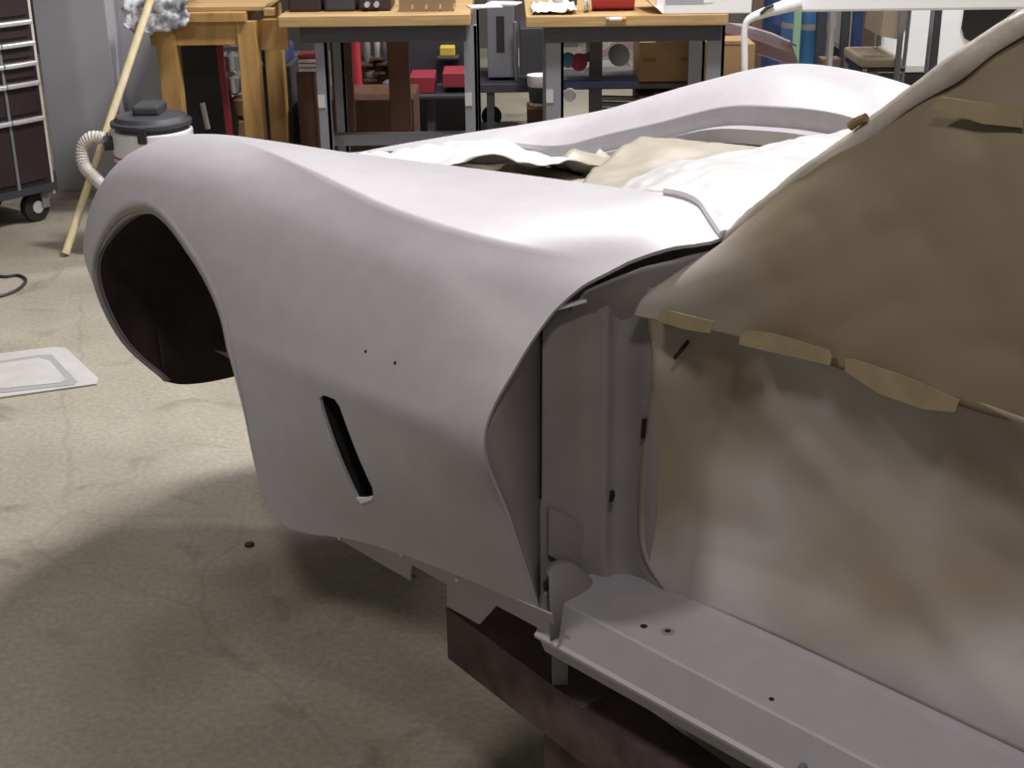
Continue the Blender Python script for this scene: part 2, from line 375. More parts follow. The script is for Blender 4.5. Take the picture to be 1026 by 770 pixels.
# wheel lip
def drop(p, sgn): return p if sgn > 0 else Vector((p.x, p.y, p.z - .10 * max(0, min(1, (p.z - .25) / .3))))
def lip_mesh(T, sgn, nm_):
    rows = []
    for po, pi in zip([drop(p, sgn) for p in lipo], [drop(p, sgn) for p in lipc]):
        so = side_at(T, po.x, po.z); a = Vector((po.x, so.y * sgn, po.z))
        rows.append([a, a.lerp(Vector((pi.x, (so.y - .006) * sgn, pi.z)), .9), Vector((pi.x, (so.y - .010) * sgn, pi.z)), Vector((pi.x, (so.y - .014 - .022 * (1 - max(0, min(1, (pi.x - .1) / .15)))) * sgn, pi.z))])
    o = grid(nm_, rows, 'primer', fender_near if sgn > 0 else fender_far, smooth=True); o.modifiers.new('e', 'EDGE_SPLIT').split_angle = R(35); return solidify(o, .002)
lip_mesh(NEAR, 1, 'wheel_lip'); lip_mesh(FAR, -1, 'wheel_lip')
def well(T, sgn):
    rows = []
    for pi in [drop(p, sgn) for p in lipc]:
        y0 = side_at(T, pi.x, pi.z).y - .008 - .022 * (1 - max(0, min(1, (pi.x - .1) / .15))); g = grow(pi, .02)
        rows.append([Vector((pi.x, y0 * sgn, pi.z)), Vector((g.x, (y0 - .04) * sgn, g.z)), Vector((g.x, min(y0 - .06, .6) * sgn, g.z)), Vector((g.x, .44 * sgn, g.z)), Vector((pi.x * .97, .40 * sgn, pi.z * .96))])
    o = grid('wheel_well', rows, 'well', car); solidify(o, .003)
    if sgn > 0:
        vb = curve([(.372, .668, .252), (.380, .635, .234), (.388, .60, .222), (.392, .55, .213), (.392, .49, .209), (.392, .40, .207)], 16)
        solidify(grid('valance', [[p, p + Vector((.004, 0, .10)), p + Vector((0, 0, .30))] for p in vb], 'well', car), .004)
    # inner wall
    V = [Vector((p.x, .405 * sgn, drop(p, sgn).z)) for p in lipc]; mid = Vector((.03, .405 * sgn, .2))
    V2 = V + [mid]; n = len(V)
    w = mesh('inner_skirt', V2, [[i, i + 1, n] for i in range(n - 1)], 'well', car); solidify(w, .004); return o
well(NEAR, 1); well(FAR, -1)
q = [(213, 351), (229, 353), (222, 358)]
MB().prism([on(px, py, 0, .345) for px, py in [(213, 350), (230, 353), (231, 360)]], (-.01, 0, 0)).build('bracket', 'cream', car)  # pale triangle added where a gap shows the floor beyond
# far hood channel: inner step and gutter lip
def gutter(cols, T, sgn):
    rows = []
    for x in [-.76 + .03 * k for k in range(59)]:
        P = profile(T, x)[0]; y = P.y * sgn; d = (.04 - .03 * max(0, min(1, (x - .40) / .05))) if sgn < 0 else .03
        rows.append([Vector((x, y, P.z)), Vector((x, y - sgn * .006, P.z - d * .5)), Vector((x, y - sgn * .008, P.z - d)), Vector((x, y - sgn * .05, P.z - d - .002)), Vector((x, y - sgn * .055, P.z - d - .03))])
    o = grid('hood_channel', rows, 'primer', fender_near if sgn > 0 else fender_far, smooth=False); solidify(o, .003); return o
gutter(colsN, NEAR, 1); gutter(colsF, FAR, -1)
# nose cap between the fenders
rows = []
for k in range(14):
    x = .84 + .22 * k / 13; a = profile(NEAR, x)[0]; b = profile(FAR, x)[0]
    rows.append([Vector((x + .03 * (1 - (2 * u / 12 - 1) ** 2), a.y + (-b.y - a.y) * u / 12, a.z + (b.z - a.z) * u / 12 + .015 * (1 - (2 * u / 12 - 1) ** 2))) for u in range(13)])
solidify(grid('nose_panel', rows, 'primer', car), .004)
rows = []
a = profile(NEAR, 1.06); 
for k in range(8):
    p = a[k]; rows.append([Vector((1.06 + .04 * (1 - (2 * u / 12 - 1) ** 2), p.y * (1 - 2 * u / 12), p.z)) for u in range(13)])
solidify(grid('nose_front', rows, 'primer', car), .004)
# fender bottom flange with the notches
def onp(px, py, c):      # slanting plane y = c + .15 x just inside the skin
    d = CARI.to_3x3() @ ray(px, py); n_ = Vector((-.15, 1, -.45)); t = (c - .1125 - n_.dot(_c0)) / n_.dot(d); return _c0 + d * t
def fpoly(pix, y, name, m='primer', t=.004, parent=car):
    P = [onp(px, py, y) for px, py in pix]; return MB().prism(P, (0, -t, 0)).build(name, m, parent)
fpoly([(318, 529), (340, 541), (376, 562), (411, 582), (412, 566), (448, 586), (448, 608), (480, 626), (497, 607), (553, 637), (556, 640), (552, 616), (520, 602), (470, 581), (412, 558), (360, 538)], .860, 'bottom_flange', 'primer')
for px, py in [(340, 540), (362, 541), (402, 556), (458, 581)]:
    p = onp(px, py, .862); MB().lathe([(.003, 0), (.003, .0012)], (p.x, p.y, p.z), 10, 'y').build('bolt_hole', 'wtape', car)
p = onp(415, 577, .862); MB().lathe([(.004, 0), (.004, .003)], p, 10, 'y').build('bolt', 'black', car)
for px, py in [(361, 354), (389, 366)]:
    p = on(px, py, 1, .838); q_ = side_at(NEAR, p.x, p.z)
    MB().lathe([(.0022, -.003), (.0022, .0012)], (q_.x, q_.y, q_.z), 10, 'y').build('pin_hole', 'dark', car)
# door jamb: return panel, hinge pillar, kick, sill
edge = [c for c in colsN[0]]; edge = edge[::-1]
je = [p for p in edge if p.z > .2]
rows = []
for p in je:
    z = p.z
    if p.y > .665:
        tgt = Vector((-.7715, min(.705, p.y - .02), min(z, .72) if z > .28 else z)); rows.append([p + Vector((.006, -.008, -.004)), p.lerp(tgt, .35) + Vector((.008, -.006, -.004)), tgt])
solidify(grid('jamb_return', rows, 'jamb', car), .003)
# pillar face with rounded inner corner, swept over z
def pillar_section(z):
    t = max(0, min(1, (.30 - z) / .10)); f = t * t * .06      # flares onto the sill
    top = max(0, (z - .60) / .12)
    yo = .70 - .08 * max(0, min(1, (z - .64) / .06)) ** 1.5
    return [Vector((-.755, yo + .004, z)), Vector((-.768, yo - .004, z)), Vector((-.772, yo - .02, z)), Vector((-.775, .645, z)), Vector((-.779, .625, z)), Vector((-.787, .613, z)), Vector((-.797 - f * .3, .609, z)), Vector((-.803 - f * .4, .604, z)), Vector((-.802 - f * .5, .599, z)), Vector((-.8015 - f * .6, .594, z)), Vector((-.801 - f * .7, .588, z)),
            Vector((-.804 - f * .8, .580, z)), Vector((-.815 - f, .574, z)), Vector((-.835 - f * 1.2, .571, z)), Vector((-.862 - f * 1.6, .574, z)), Vector((-.87 - f * 1.6, .555, z))]
rows = [pillar_section(.20 + .50 * k / 30) for k in range(31)]
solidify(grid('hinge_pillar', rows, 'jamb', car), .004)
for pix, nm_ in [([(541.2, 320), (542.2, 320), (541.4, 500), (540.4, 500)], 'seam'), ([(611, 492), (614, 491), (615, 496), (613, 502), (610, 503)], 'drain_hole')]:
    P = [on(px, py, 0, -.7735 if nm_ == 'seam' else -.815) for px, py in pix]; MB().prism(P, (-.003, 0, 0)).build(nm_, 'dark', car)
# access panel outlined at foot of the pillar and the rounded foot gusset
P = [on(px, py, 0, -.776) for px, py in [(549, 508), (590, 527), (592, 580), (549, 556)]]
MB().prism(P, (-.003, 0, 0)).build('access_panel', 'jamb', car)
ps = [on(px, py, 0, -.79) for px, py in [(545, 572), (556, 562), (572, 562), (588, 575), (592, 590)]]
gq = curve(ps, 14); rows = []
for p in gq: rows.append([p, p + Vector((-.012, .002, -.004)), Vector((-.815, p.y + .012, p.z * .55 + .10)), Vector((-.82, p.y + .014, .20))])
solidify(grid('foot_gusset', rows, 'jamb', car), .003)
# jamb top under the cowl, running back to the screen pillar
topc = [p for p in edge if p.z > .70 and p.y < .665][::1]
T_ = [topc[0], topc[len(topc) // 4], topc[len(topc) // 2], topc[3 * len(topc) // 4], topc[-1]] if len(topc) > 5 else topc
tc_ = [Vector((-.808, .655, .706)), Vector((-.835, .608, .725)), Vector((-.865, .565, .738)), Vector((-.895, .515, .748)), Vector((-.915, .49, .755))]
rows = coons([p + Vector((.006, 0, -.004)) for p in tc_], [(-.75, .65, .63), (-.775, .60, .63), (-.82, .565, .63), (-.88, .560, .635), (-.93, .562, .64)],
             [tc_[0] + Vector((.006, 0, -.004)), (-.775, .655, .67), (-.75, .65, .63)], [tc_[-1], (-.925, .54, .69), (-.93, .562, .64)], 24, 14,
             lambda p, u, v: p + Vector((0, -.006 + .004 * noise.noise(p * 22), .002 * noise.noise(p * 30))))
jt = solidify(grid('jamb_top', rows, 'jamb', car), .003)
P = [on(px, py, 0, -.79) for px, py in [(556, 307), (584, 299), (585, 302), (557, 310)]]; MB().prism(P, (-.006, 0, 0)).build('hinge_bracket', 'wtape', car)
for pix in ([(674, 358), (688, 341), (690, 344), (676, 361)], [(643, 420), (647, 420), (645, 440), (642, 440)]):
    MB().prism([on(px, py, 1, .581) for px, py in pix], (0, -.003, 0)).build('paper_slit', 'dark', car)
# sill
sec = [(.714, .183), (.721, .183), (.722, .188), (.717, .192), (.703, .247), (.700, .250), (.655, .2505), (.60, .2505), (.575, .2505), (.552, .254), (.545, .20), (.60, .14), (.70, .15)]
V = []; xs = [-.775, -.83, -.9, -1.2, -1.6, -2.2]
for x in xs: V += [Vector((x, y, z)) for y, z in sec]
n = len(sec); Fc = [[i * n + k, (i + 1) * n + k, (i + 1) * n + (k + 1) % n, i * n + (k + 1) % n] for i in range(len(xs) - 1) for k in range(n)] + [list(range(n)), [(len(xs) - 1) * n + k for k in range(n)][::-1]]
sill = fixn(mesh('door_sill', V, Fc, 'primer', car)); sill['label'] = 'primed door sill with bolt holes'
for px, py, r_ in [(669, 633, .010), (645, 628, .005), (773, 701, .0035)]:
    p = on(px, py, 2, .2505); MB().lathe([(r_, -.002), (r_, .0007)], p, 16).build('sill_hole', 'jamb' if r_ > .008 else 'dark', sill)
    if r_ > .008: MB().lathe([(r_ * .45, 0), (r_ * .45, .001)], p, 12).build('sill_hole', 'dark', sill)
for k, x in enumerate((-1.245, -1.6)): MB().lathe([(.006, 0), (.006, .006), (.003, .008)], (x, .712, .205), 8, 'y').build('sill_bolt', 'gpaint', sill)
# floor pan, bulkhead
MB().box((-2.2, -.56, .13), (-.80, .56, .16)).build('floor_pan', 'well', car)
MB().box((-.80, -.60, .14), (-.775, .60, .72)).build('bulkhead', 'well', car)

# ------------------------------------------------------------------ masking paper
def W_(p): return CARM @ p
def local_sheet(name, rows, m, label, th=.0015):
    o = grid(name, rows, m); o.matrix_world = CARM; solidify(o, th, 0); return tag(o, label, 'masking paper')
def soft(a, s, ax):
    def f(p, u, v):
        e = min(1, 6 * min(u + .12, v + .12, 1.12 - u, 1.12 - v)); return p + Vector(ax) * (a * e * (noise.noise(p * s) + .5 * noise.noise(p * s * 2.7)))
    return f
AP = [(-.905, .488, .762), (-1.0, .485, .852), (-1.10, .475, .935), (-1.20, .468, 1.022), (-1.29, .46, 1.086), (-1.42, .44, 1.14), (-1.62, .42, 1.165), (-2.0, .42, 1.165)]
up = coons(AP, [(-.852, .600, .668), (-.99, .586, .670), (-1.2, .585, .672), (-1.35, .587, .672), (-1.5, .59, .672), (-1.62, .59, .672), (-1.8, .59, .672), (-2.0, .59, .672)],
           [(-.905, .488, .757), (-.885, .545, .728), (-.862, .586, .698), (-.852, .600, .668)], [(-2.0, .42, 1.165), (-2.0, .50, .95), (-2.0, .59, .672)], 90, 40,
           lambda p, u, v: p + Vector((0, .012 * noise.noise(p * 5) + .006 * abs(noise.noise(p * 13)) + .010 * max(0, math.sin((p.x * 9 + p.z * 14))) ** 6 * v * (1 - v) * 2, 0)))
upper = local_sheet('masking_paper', up, 'kraftdust', 'large brown masking paper sheet over the side window down to the door belt line')
def strip(pix, y, m='tape', name='tape_strip', parent=None, t=.0012, dy=0):
    P = [on(px, py, 1, y) for px, py in pix]; o = MB().prism([p + Vector((0, dy, 0)) for p in P], (0, t, 0)).build(name, m, parent); return o
strip([(742, 337), (748, 331), (775, 334), (832, 351), (834, 357), (832, 366), (770, 352), (741, 345)], .592, parent=upper)
strip([(848, 360), (856, 360), (905, 376), (962, 401), (957, 413), (925, 410), (880, 394), (847, 372)], .595, parent=upper)
strip([(934, 108), (943, 97), (1024, 108), (1026, 128), (985, 124)], .513, parent=upper)
strip([(662, 309), (690, 316), (716, 322), (712, 334), (686, 330), (660, 322)], .604, parent=upper)
lo = coons([(-.84, .575, .678), (-1.1, .582, .683), (-1.3, .585, .683), (-1.6, .585, .683), (-2.0, .585, .683)], [(-.905, .570, .236), (-1.0, .562, .250), (-1.2, .558, .252), (-1.6, .558, .252), (-2.0, .558, .252)],
           [(-.84, .575, .678), (-.862, .576, .60), (-.850, .576, .50), (-.842, .576, .40), (-.85, .575, .30), (-.905, .570, .236)], [(-2.0, .585, .683), (-2.0, .54, .5), (-2.0, .558, .252)], 90, 50,
           lambda p, u, v: p + Vector((0, (-.045 * math.sin(math.pi * v) * min(1, u * 8) + .018 * noise.noise(p * 4.5) * min(1, u * 12) + .007 * abs(noise.noise(p * 11)) * min(1, u * 12) + .012 * max(0, math.sin(p.x * 10 - p.z * 14 + 1.0)) ** 8 * v) * min(1, (1 - v) * 5), 0)))
lower = local_sheet('masking_paper', lo, 'spray', 'oversprayed tan and grey masking paper closing the door opening above the sill')
# folded paper wrap along the windscreen pillar
rows = []
for k, p in enumerate(curve(AP, 60)):
    t = k / 59; w = .030 + .012 * noise.noise(p * 9)
    rows.append([p + Vector((-.015, .013, -.018)) * (1 + .5 * noise.noise(p * 14)), p + Vector((-.002, .007 + .004 * noise.noise(p * 30), -.001)), p + Vector((.004, -.002, .004 + .003 * noise.noise(p * 25))), p + Vector((.010, -.016, .002)), p + Vector((.014, -w - .01, -.015))])
wrap = local_sheet('masking_paper', rows, 'wrapm', 'pale folded paper edge wrapped along the windscreen pillar')
MB().tube([on(px, py, 1, .478) for px, py in [(852, 127), (858, 122), (868, 118)]], .006, 8).build('tape_tab', 'card', wrap).matrix_parent_inverse = Matrix()
# windscreen sheet between the pillars
L_ = curve(AP[:6], 20); rows = []
for i, p in enumerate(L_):
    rows.append([Vector((p.x + .02 + .10 * (1 - (2 * u / 24 - 1) ** 2), (p.y - .03) * (1 - 2 * u / 24), p.z - .01 + .006 * noise.noise(Vector((p.x * 9, u * .9, 2))))) for u in range(25)])
local_sheet('masking_paper', rows, 'kraft', 'brown paper across the windscreen opening between both pillars')
# cowl paper: glossy white
def cowl_fn(p, u, v):
    return p + Vector((0, 0, .016 * crumple(p, 9) + .012 * noise.noise(p * 5)))
ck = coons([(-.60, .385, .755), (-.57, .27, .775), (-.62, .08, .782), (-.68, -.15, .785), (-.75, -.37, .775)], [(-.893, .470, .758), (-.86, .30, .79), (-.84, .08, .80), (-.85, -.18, .80), (-.885, -.45, .765)],
           [(-.60, .385, .755), (-.70, .385, .772), (-.78, .40, .780), (-.84, .435, .770), (-.893, .470, .758)], [(-.75, -.37, .775), (-.80, -.40, .78), (-.885, -.45, .765)], 80, 44,
           lambda p, u, v: p + Vector((0, 0, .013 * crumple(p, 12) + .010 * noise.noise(p * 6) - .05 * max(0, .12 - v))))
local_sheet('masking_paper', ck, 'film', 'glossy white crumpled paper over the cowl in front of the windscreen')
en = coons([(.86, .27, .475), (.90, .0, .48), (.86, -.27, .455)], [(-.08, .425, .715), (-.13, .18, .690), (-.09, -.1, .685), (-.02, -.385, .615)],
           [(.86, .27, .475), (.6, .345, .535), (.35, .415, .63), (.1, .43, .69), (-.08, .425, .715)],
           [(.86, -.27, .455), (.6, -.345, .47), (.35, -.40, .505), (.1, -.40, .575), (-.02, -.385, .615)], 70, 90,
           lambda p, u, v: p + Vector((0, 0, (.05 * crumple(p, 5.5) + .03 * noise.noise(p * 7)) * min(1, 8 * min(u, 1 - u)) + .045 * math.sin(math.pi * u) * math.sin(math.pi * min(1, v * .9 + .1)) - .008 - .065 * max(0, u - .45) * 2)))
local_sheet('masking_paper', en, 'film', 'crumpled white paper sagging over the front of the engine bay')
tn = coons([(.0, -.39, .645), (-.25, -.395, .665), (-.5, -.385, .68), (-.82, -.42, .70)], [(-.30, .16, .665), (-.45, .20, .69), (-.6, .20, .715), (-.80, .15, .74)],
           [(.0, -.39, .645), (-.09, -.2, .672), (-.2, .0, .672), (-.30, .16, .665)], [(-.82, -.42, .70), (-.82, -.1, .73), (-.80, .15, .74)], 60, 40,
           lambda p, u, v: p + Vector((0, 0, .018 * crumple(p, 6) + .008 * noise.noise(p * 9))))
local_sheet('masking_paper', tn, 'filmtan', 'cream paper sheet along the far fender beside the engine bay')
kn = coons([(.15, -.37, .55), (.1, 0, .57), (.12, .37, .62)], [(-.45, -.36, .60), (-.47, 0, .60), (-.50, .37, .64)], [(.15, -.37, .55), (-.1, -.37, .57), (-.45, -.36, .60)], [(.12, .37, .62), (-.2, .375, .63), (-.50, .37, .64)], 40, 40,
           lambda p, u, v: p + Vector((0, 0, .05 * crumple(p, 6) + .02 * noise.noise(p * 9) + .05)))
local_sheet('masking_paper', kn, 'filmtan', 'crumpled tan paper low in the engine bay between the white sheets')
# white taped edge at the rear corner of the near fender
P = curve([profile(NEAR, x)[0] for x in (-.74, -.78, -.82, -.86, -.903)], 12)
MB().tube([p + Vector((0, 0, .002)) for p in P], .008, 8).build('tape_edge', 'wtape', car, True)
# ------------------------------------------------------------------ dolly
RT = .385; r0 = fl(447, 609, RT); r1 = fl(586, 711, RT); dr = (r1 - r0).normalized(); nrm = Vector((dr.y, -dr.x, 0))  # nrm points to camera-left side?
if nrm.y > 0: nrm = -nrm
dol = empty('body_dolly', (r0.x, r0.y, 0), 'rusty steel body dolly frame under the car shell', 'dolly')
def dl(p): return Vector(p) - Vector((r0.x, r0.y, 0))
hgt = .10; wid = .075
def railmb(base, L=2.6):
    mb = MB(); c0 = base - nrm * wid / 2 + Vector((0, 0, -hgt / 2)); mb.bar(dl(c0), dl(c0 + dr * L), wid, hgt); return mb
railmb(r0).build('rail', 'rail', dol)
off = CARM.to_3x3() @ Vector((0, -1.24, 0)); railmb(r0 + off).build('rail', 'rail', dol)
for t in (.05, 1.0, 2.3):
    p = r0 + dr * t + Vector((0, 0, -.06)) - nrm * wid; MB().bar(dl(p), dl(p + off + nrm * wid), .06, .06).build('cross_member', 'rail', dol)
for px, py in [(561, 690)]:
    p = fl(561, 686, RT); MB().box(dl((p.x - .012, p.y - .002, RT - .001)), dl((p.x + .012, p.y + .022, .51))).build('support_post', 'jamb', dol)
for t in (1.3, 2.3):
    p = r0 + dr * t - nrm * .05; MB().box(dl((p.x - .014, p.y - .014, RT - .03)), dl((p.x + .014, p.y + .014, .48))).build('support_post', 'jamb', dol)
for t, s in ((.26, 0), (2.2, 0), (.26, 1), (2.2, 1)):
    p = r0 + dr * (t + .1) - nrm * wid / 2 + off * s
    if s == 0 and t < 1: e = fl(543, 745, .22); p = e + dr * .06 - nrm * .035
    c = dl((p.x, p.y, 0)); MB().bar(c + Vector((0, 0, .06)), c + Vector((0, 0, RT - hgt)), .11, .07, up=tuple(nrm)).build('leg', 'rail', dol)
    MB().lathe([(.055, -.02), (.06, -.012), (.06, .012), (.055, .02)], c + Vector((0, 0, .06)), 20, 'y').build('caster_wheel', 'rubber', dol)

# ------------------------------------------------------------------ floor things
def flat(pix, z0, z1, name, m, parent=None):
    P = [fl(px, py, z0) for px, py in pix]; return MB().prism(P, (0, 0, z1 - z0)).build(name, m, parent)
fm = empty('floor_mat', fl(50, 375), 'pale rectangular mat with grey outline lying on the concrete', 'mat')
def child(o, par): 
    o.parent = par; o.matrix_parent_inverse = Matrix.Translation(-par.location); return o
A4 = [fl(-60, 361), fl(54, 349), fl(99, 385), fl(-60, 406)]
child(flat([(-60, 363), (54, 349), (66, 350), (99, 381), (97, 386), (-60, 408)], 0.001, .006, 'mat_sheet', 'mat_'), fm)
child(flat([(-60, 371), (40, 356), (52, 356), (78, 383), (74, 386), (-60, 401)], .006, .0075, 'mat_border', 'matg'), fm)
child(flat([(-60, 374), (38, 359), (50, 362), (66, 381), (60, 384), (-60, 396)], .0075, .009, 'mat_centre', 'mat_'), fm)
cb = curve([fl(-40, 268, .006), fl(0, 277, .006), fl(18, 276, .006), fl(26, 281, .006), (fl(18, 290, .006)), fl(0, 297, .006), fl(-30, 302, .006)], 40)
tag(MB().tube(cb, .006, 8).build('power_cable', 'black', None, True), 'black cable looping on the floor at the left edge', 'cable')
for px, py, rr in [(250, 547, .012)]:
    p = fl(px, py); tag(MB().lathe([(rr, 0), (rr, .006), (rr * .4, .01)], p, 10).build('bolt_head', 'black', None, True), 'small dark bolt lying on the floor under the fender', 'bolt')

# ------------------------------------------------------------------ background left
# rolling tool chest
a = fl(52, 183, .17); b = fl(0, 195, .17); dd = (b - a).normalized(); ang = math.atan2(dd.y, dd.x)
tc = empty('tool_chest', (a.x, a.y, 0), 'dark maroon rolling tool chest with aluminium drawer pulls beside the grey column', 'tool chest', ang)
# local x runs from the far edge towards the left of frame; front face at local y>0 or <0
fs = 1 if (Matrix.Rotation(ang, 3, 'Z') @ Vector((0, 1, 0))).dot(Vector((0, 0, 0)) - a) > 0 else -1
def fy(a_, b_): return (a_ * fs, b_ * fs)
def cbox(x0, x1, y0, y1, z0, z1, bev=0): y0, y1 = sorted((y0 * fs, y1 * fs)); return MB().box((x0, y0, z0), (x1, y1, z1), bev)
cbox(0, .74, -.46, 0, .17, 1.35, .006).build('chest_body', 'maroon', tc)
zs = [.19, .49, .645, .73, .815, .905, 1.075, 1.32]
for i in range(7):
    for x0, x1 in ((.02, .17), (.19, .71)):
        d = cbox(x0, x1, 0, .012, zs[i] + .008, zs[i + 1] - .008, .003).build('drawer', 'maroon', tc)
        cbox(x0 - .008, x1 + .008, .012, .035, zs[i + 1] - .032, zs[i + 1] - .012, .005).build('drawer_pull', 'pull', d)
cbox(.173, .186, .001, .014, .17, 1.33).build('divider', 'gpaint', tc)
cbox(-.012, 0, -.46, .0, .12, 1.0).build('side_rail', 'cream', tc)
cbox(-.02, .75, -.47, .01, .14, .172).build('base_skirt', 'dgpaint', tc)
for x, y in ((.07, -.05), (.66, -.05), (.07, -.40), (.66, -.40)):
    w = MB().lathe([(.045, -.022), (.066, -.018), (.068, 0), (.066, .018), (.045, .022)], (x, y * fs, .068), 24, 'y').build('caster_wheel', 'rubber', tc, True)
    MB().lathe([(.028, -.026), (.028, .026)], (x, y * fs, .068), 16, 'y').build('hub', 'bright', w, True)
    MB().box((x - .055, y * fs - .034, .06), (x - .02, y * fs + .034, .14)).build('caster_fork', 'gpaint', tc)
# leaning pole
p0 = fl(66, 257); top = oy(150, 2, 6.02); dv = top - p0
tag(MB().tube([p0 + Vector((0, 0, .012)), p0 + dv * 1.25], .0165, 14).build('broom_handle', 'pole', None, True), 'pale wooden pole leaning against the bench, foot on the floor', 'pole')
# shop vacuum
vc = oy(151, 118, 5.75)
vac = empty('shop_vacuum', (vc.x, vc.y, 0), 'white and black shop vacuum with beige hose standing behind the front fender', 'vacuum')
zt = vc.z
MB().lathe([(.10, .04), (.155, .05), (.16, zt - .17), (.158, zt - .165)], n=32).build('tank', 'dgpaint', vac, True)
MB().lathe([(.158, zt - .17), (.165, zt - .165), (.165, zt - .05), (.158, zt - .045)], n=32).build('collar', 'offw', vac, True)
MB().lathe([(.166, zt - .152), (.1675, zt - .15), (.1675, zt - .142), (.166, zt - .14)], n=32).build('stripe', 'redstripe', vac, True)
MB().lathe([(.15, zt - .045), (.150, zt - .03), (.165, zt - .025), (.165, zt - .01), (.15, zt - .005), (.14, zt + .012), (.09, zt + .022)], n=32).build('lid', 'dgpaint', vac, True)
MB().box((-.055, -.08, zt + .018), (.055, .08, zt + .06), .012).build('motor_cover', 'dgpaint', vac)
MB().box((-.018, -.178, zt - .075), (.018, -.155, zt - .01), .004).build('latch', 'black', vac)
MB().tube([(-.15, -.06, zt - .09), (-.185, -.07, zt - .09)], .03, 14).build('hose_port', 'black', vac, True)
hp = curve([oy(107, 139, 5.72), oy(92, 138, 5.72), oy(83, 148, 5.72), oy(84, 165, 5.70), oy(95, 178, 5.66), oy(106, 190, 5.62), oy(120, 215, 5.6)], 90)
rs = [.026 + .0025 * math.sin(i * 2.2) for i in range(90)]
MB().tube([p - Vector((vc.x, vc.y, 0)) for p in hp], rs, 14).build('hose', 'cream', vac, True)
for k in range(4):
    a_ = k * math.pi / 2 + .6; MB().lathe([(.02, -.012), (.025, 0), (.02, .012)], (.13 * math.cos(a_), .13 * math.sin(a_), .025), 14, 'x').build('caster', 'rubber', vac, True)

# wooden bench
BY = 6.12; bx0 = oy(146, 15, BY).x; bx1 = oy(245, 13, BY).x; zt = oy(200, 13, BY).z
b1 = empty('wooden_workbench', ((bx0 + bx1) / 2, BY, 0), 'heavy yellow timber workbench with thick square posts', 'workbench')
o_ = Vector(((bx0 + bx1) / 2, BY, 0))
def B(par, o0, name, m, x0, x1, y0, y1, z0, z1, bev=.003):
    return MB().box((x0 - o0.x, y0 - o0.y, z0 - o0.z), (x1 - o0.x, y1 - o0.y, z1 - o0.z), bev).build(name, m, par)
B(b1, o_, 'top_board', 'wood', bx0 - .05, bx1, BY, BY + .8, zt - .04, zt)
for k in range(3): B(b1, o_, 'plank', 'woodtop', bx0 - .05, bx1 + .08, BY + .05 + k * .26, BY + .30 + k * .26, zt, zt + .02)
B(b1, o_, 'apron', 'wood', bx0, bx1 - .02, BY + .03, BY + .07, zt - .14, zt - .04)
for px in (169, 250):
    x = oy(px, 60, BY + .04).x
    for y in (BY + .02, BY + .68): B(b1, o_, 'leg', 'wood', x - .042, x + .042, y, y + .085, 0, zt - .04)
x = oy(250, 60, BY).x; B(b1, o_, 'side_brace', 'wood', x + .0, x + .16, BY + .08, BY + .12, zt - .17, zt - .04)
B(b1, o_, 'block', 'woodtop', oy(264, 10, BY).x, oy(274, 10, BY).x, BY - .005, BY + .06, oy(264, 16, BY).z, oy(264, 9, BY).z)
# crumpled rag over the bench corner
rx = oy(158, 15, BY).x; V = []
rows = []
for j in range(22):
    v = j / 21; row = []
    for i in range(22):
        u = i / 21; p = Vector((rx - .13 + .27 * u, 0, 0))
        if v < .5: p.y = BY + .30 - .62 * v; p.z = zt + .05
        else: p.y = BY - .03 - .02 * (v - .5); p.z = zt + .05 - (v - .5) * .27 * (1 - .5 * abs(u - .35))
        k = crumple(Vector((u * 1.0, v * 1.1, .3)), 4.5); p += Vector((.02 * noise.noise(Vector((u * 7, v * 7, 0))), -.05 * abs(k), .035 + .07 * k if v < .5 else .03 * k)); row.append(p)
    rows.append(row)
tag(solidify(grid('rag', rows, 'rag'), .004), 'crumpled grey and white rag hanging over the corner of the wooden bench', 'rag')
# things under the wooden bench
def simple(name, m, x0, x1, y0, y1, z0, z1, label, cat, bev=.006, group=None):
    return tag(MB().box((-(x1 - x0) / 2, -(y1 - y0) / 2, 0), ((x1 - x0) / 2, (y1 - y0) / 2, z1 - z0), bev).build(name, m, loc=((x0 + x1) / 2, (y0 + y1) / 2, z0)), label, cat, group)
pa = [oy(177, 48, 6.75), oy(213, 38, 6.75), oy(238, 120, 6.75), oy(238, 200, 6.75), oy(188, 200, 6.75)]
tag(MB().prism([(p.x, 6.75, max(p.z, 0)) for p in pa], (0, .03, 0)).build('black_sheet', 'black'), 'large black sheet panel leaning under the wooden bench', 'panel')
p = oy(226, 60, 6.62); tag(MB().bar((p.x, 6.62, 0), (p.x - .04, 6.70, oy(213, 25, 6.7).z - .08), .03, .02).build('red_bar', 'dred'), 'dull red upright bar under the wooden bench', 'bar')
p = oy(206, 116, 6.6); tag(MB().tube([(p.x - .01, 6.6, p.z + .06), (p.x + .01, 6.58, p.z - .06)], .012, 10).build('brush_handle', 'cream', None, True), 'cream tool handle against the black panel', 'handle')
for k, (px, py) in enumerate([(230, 36), (231, 62), (232, 84), (240, 106), (240, 128)]):
    p = oy(px, py, 6.9); tag(MB().lathe([(.03, -.05), (.045, -.04), (.045, .03), (.02, .05)], p, 14).build('metal_can', 'bright' if k < 3 else 'card', None, True), ['shiny small can highest behind the red bar', 'silver can halfway up beside the wooden post', 'silver can just below the halfway can by the post', 'brown can lower beside the wooden post', 'lowest brown can beside the wooden post'][k], 'can')
sh = MB().box((oy(224, 60, 6.9).x - .06, 6.84, 0), (oy(246, 60, 6.9).x + .06, 6.98, .02)); 
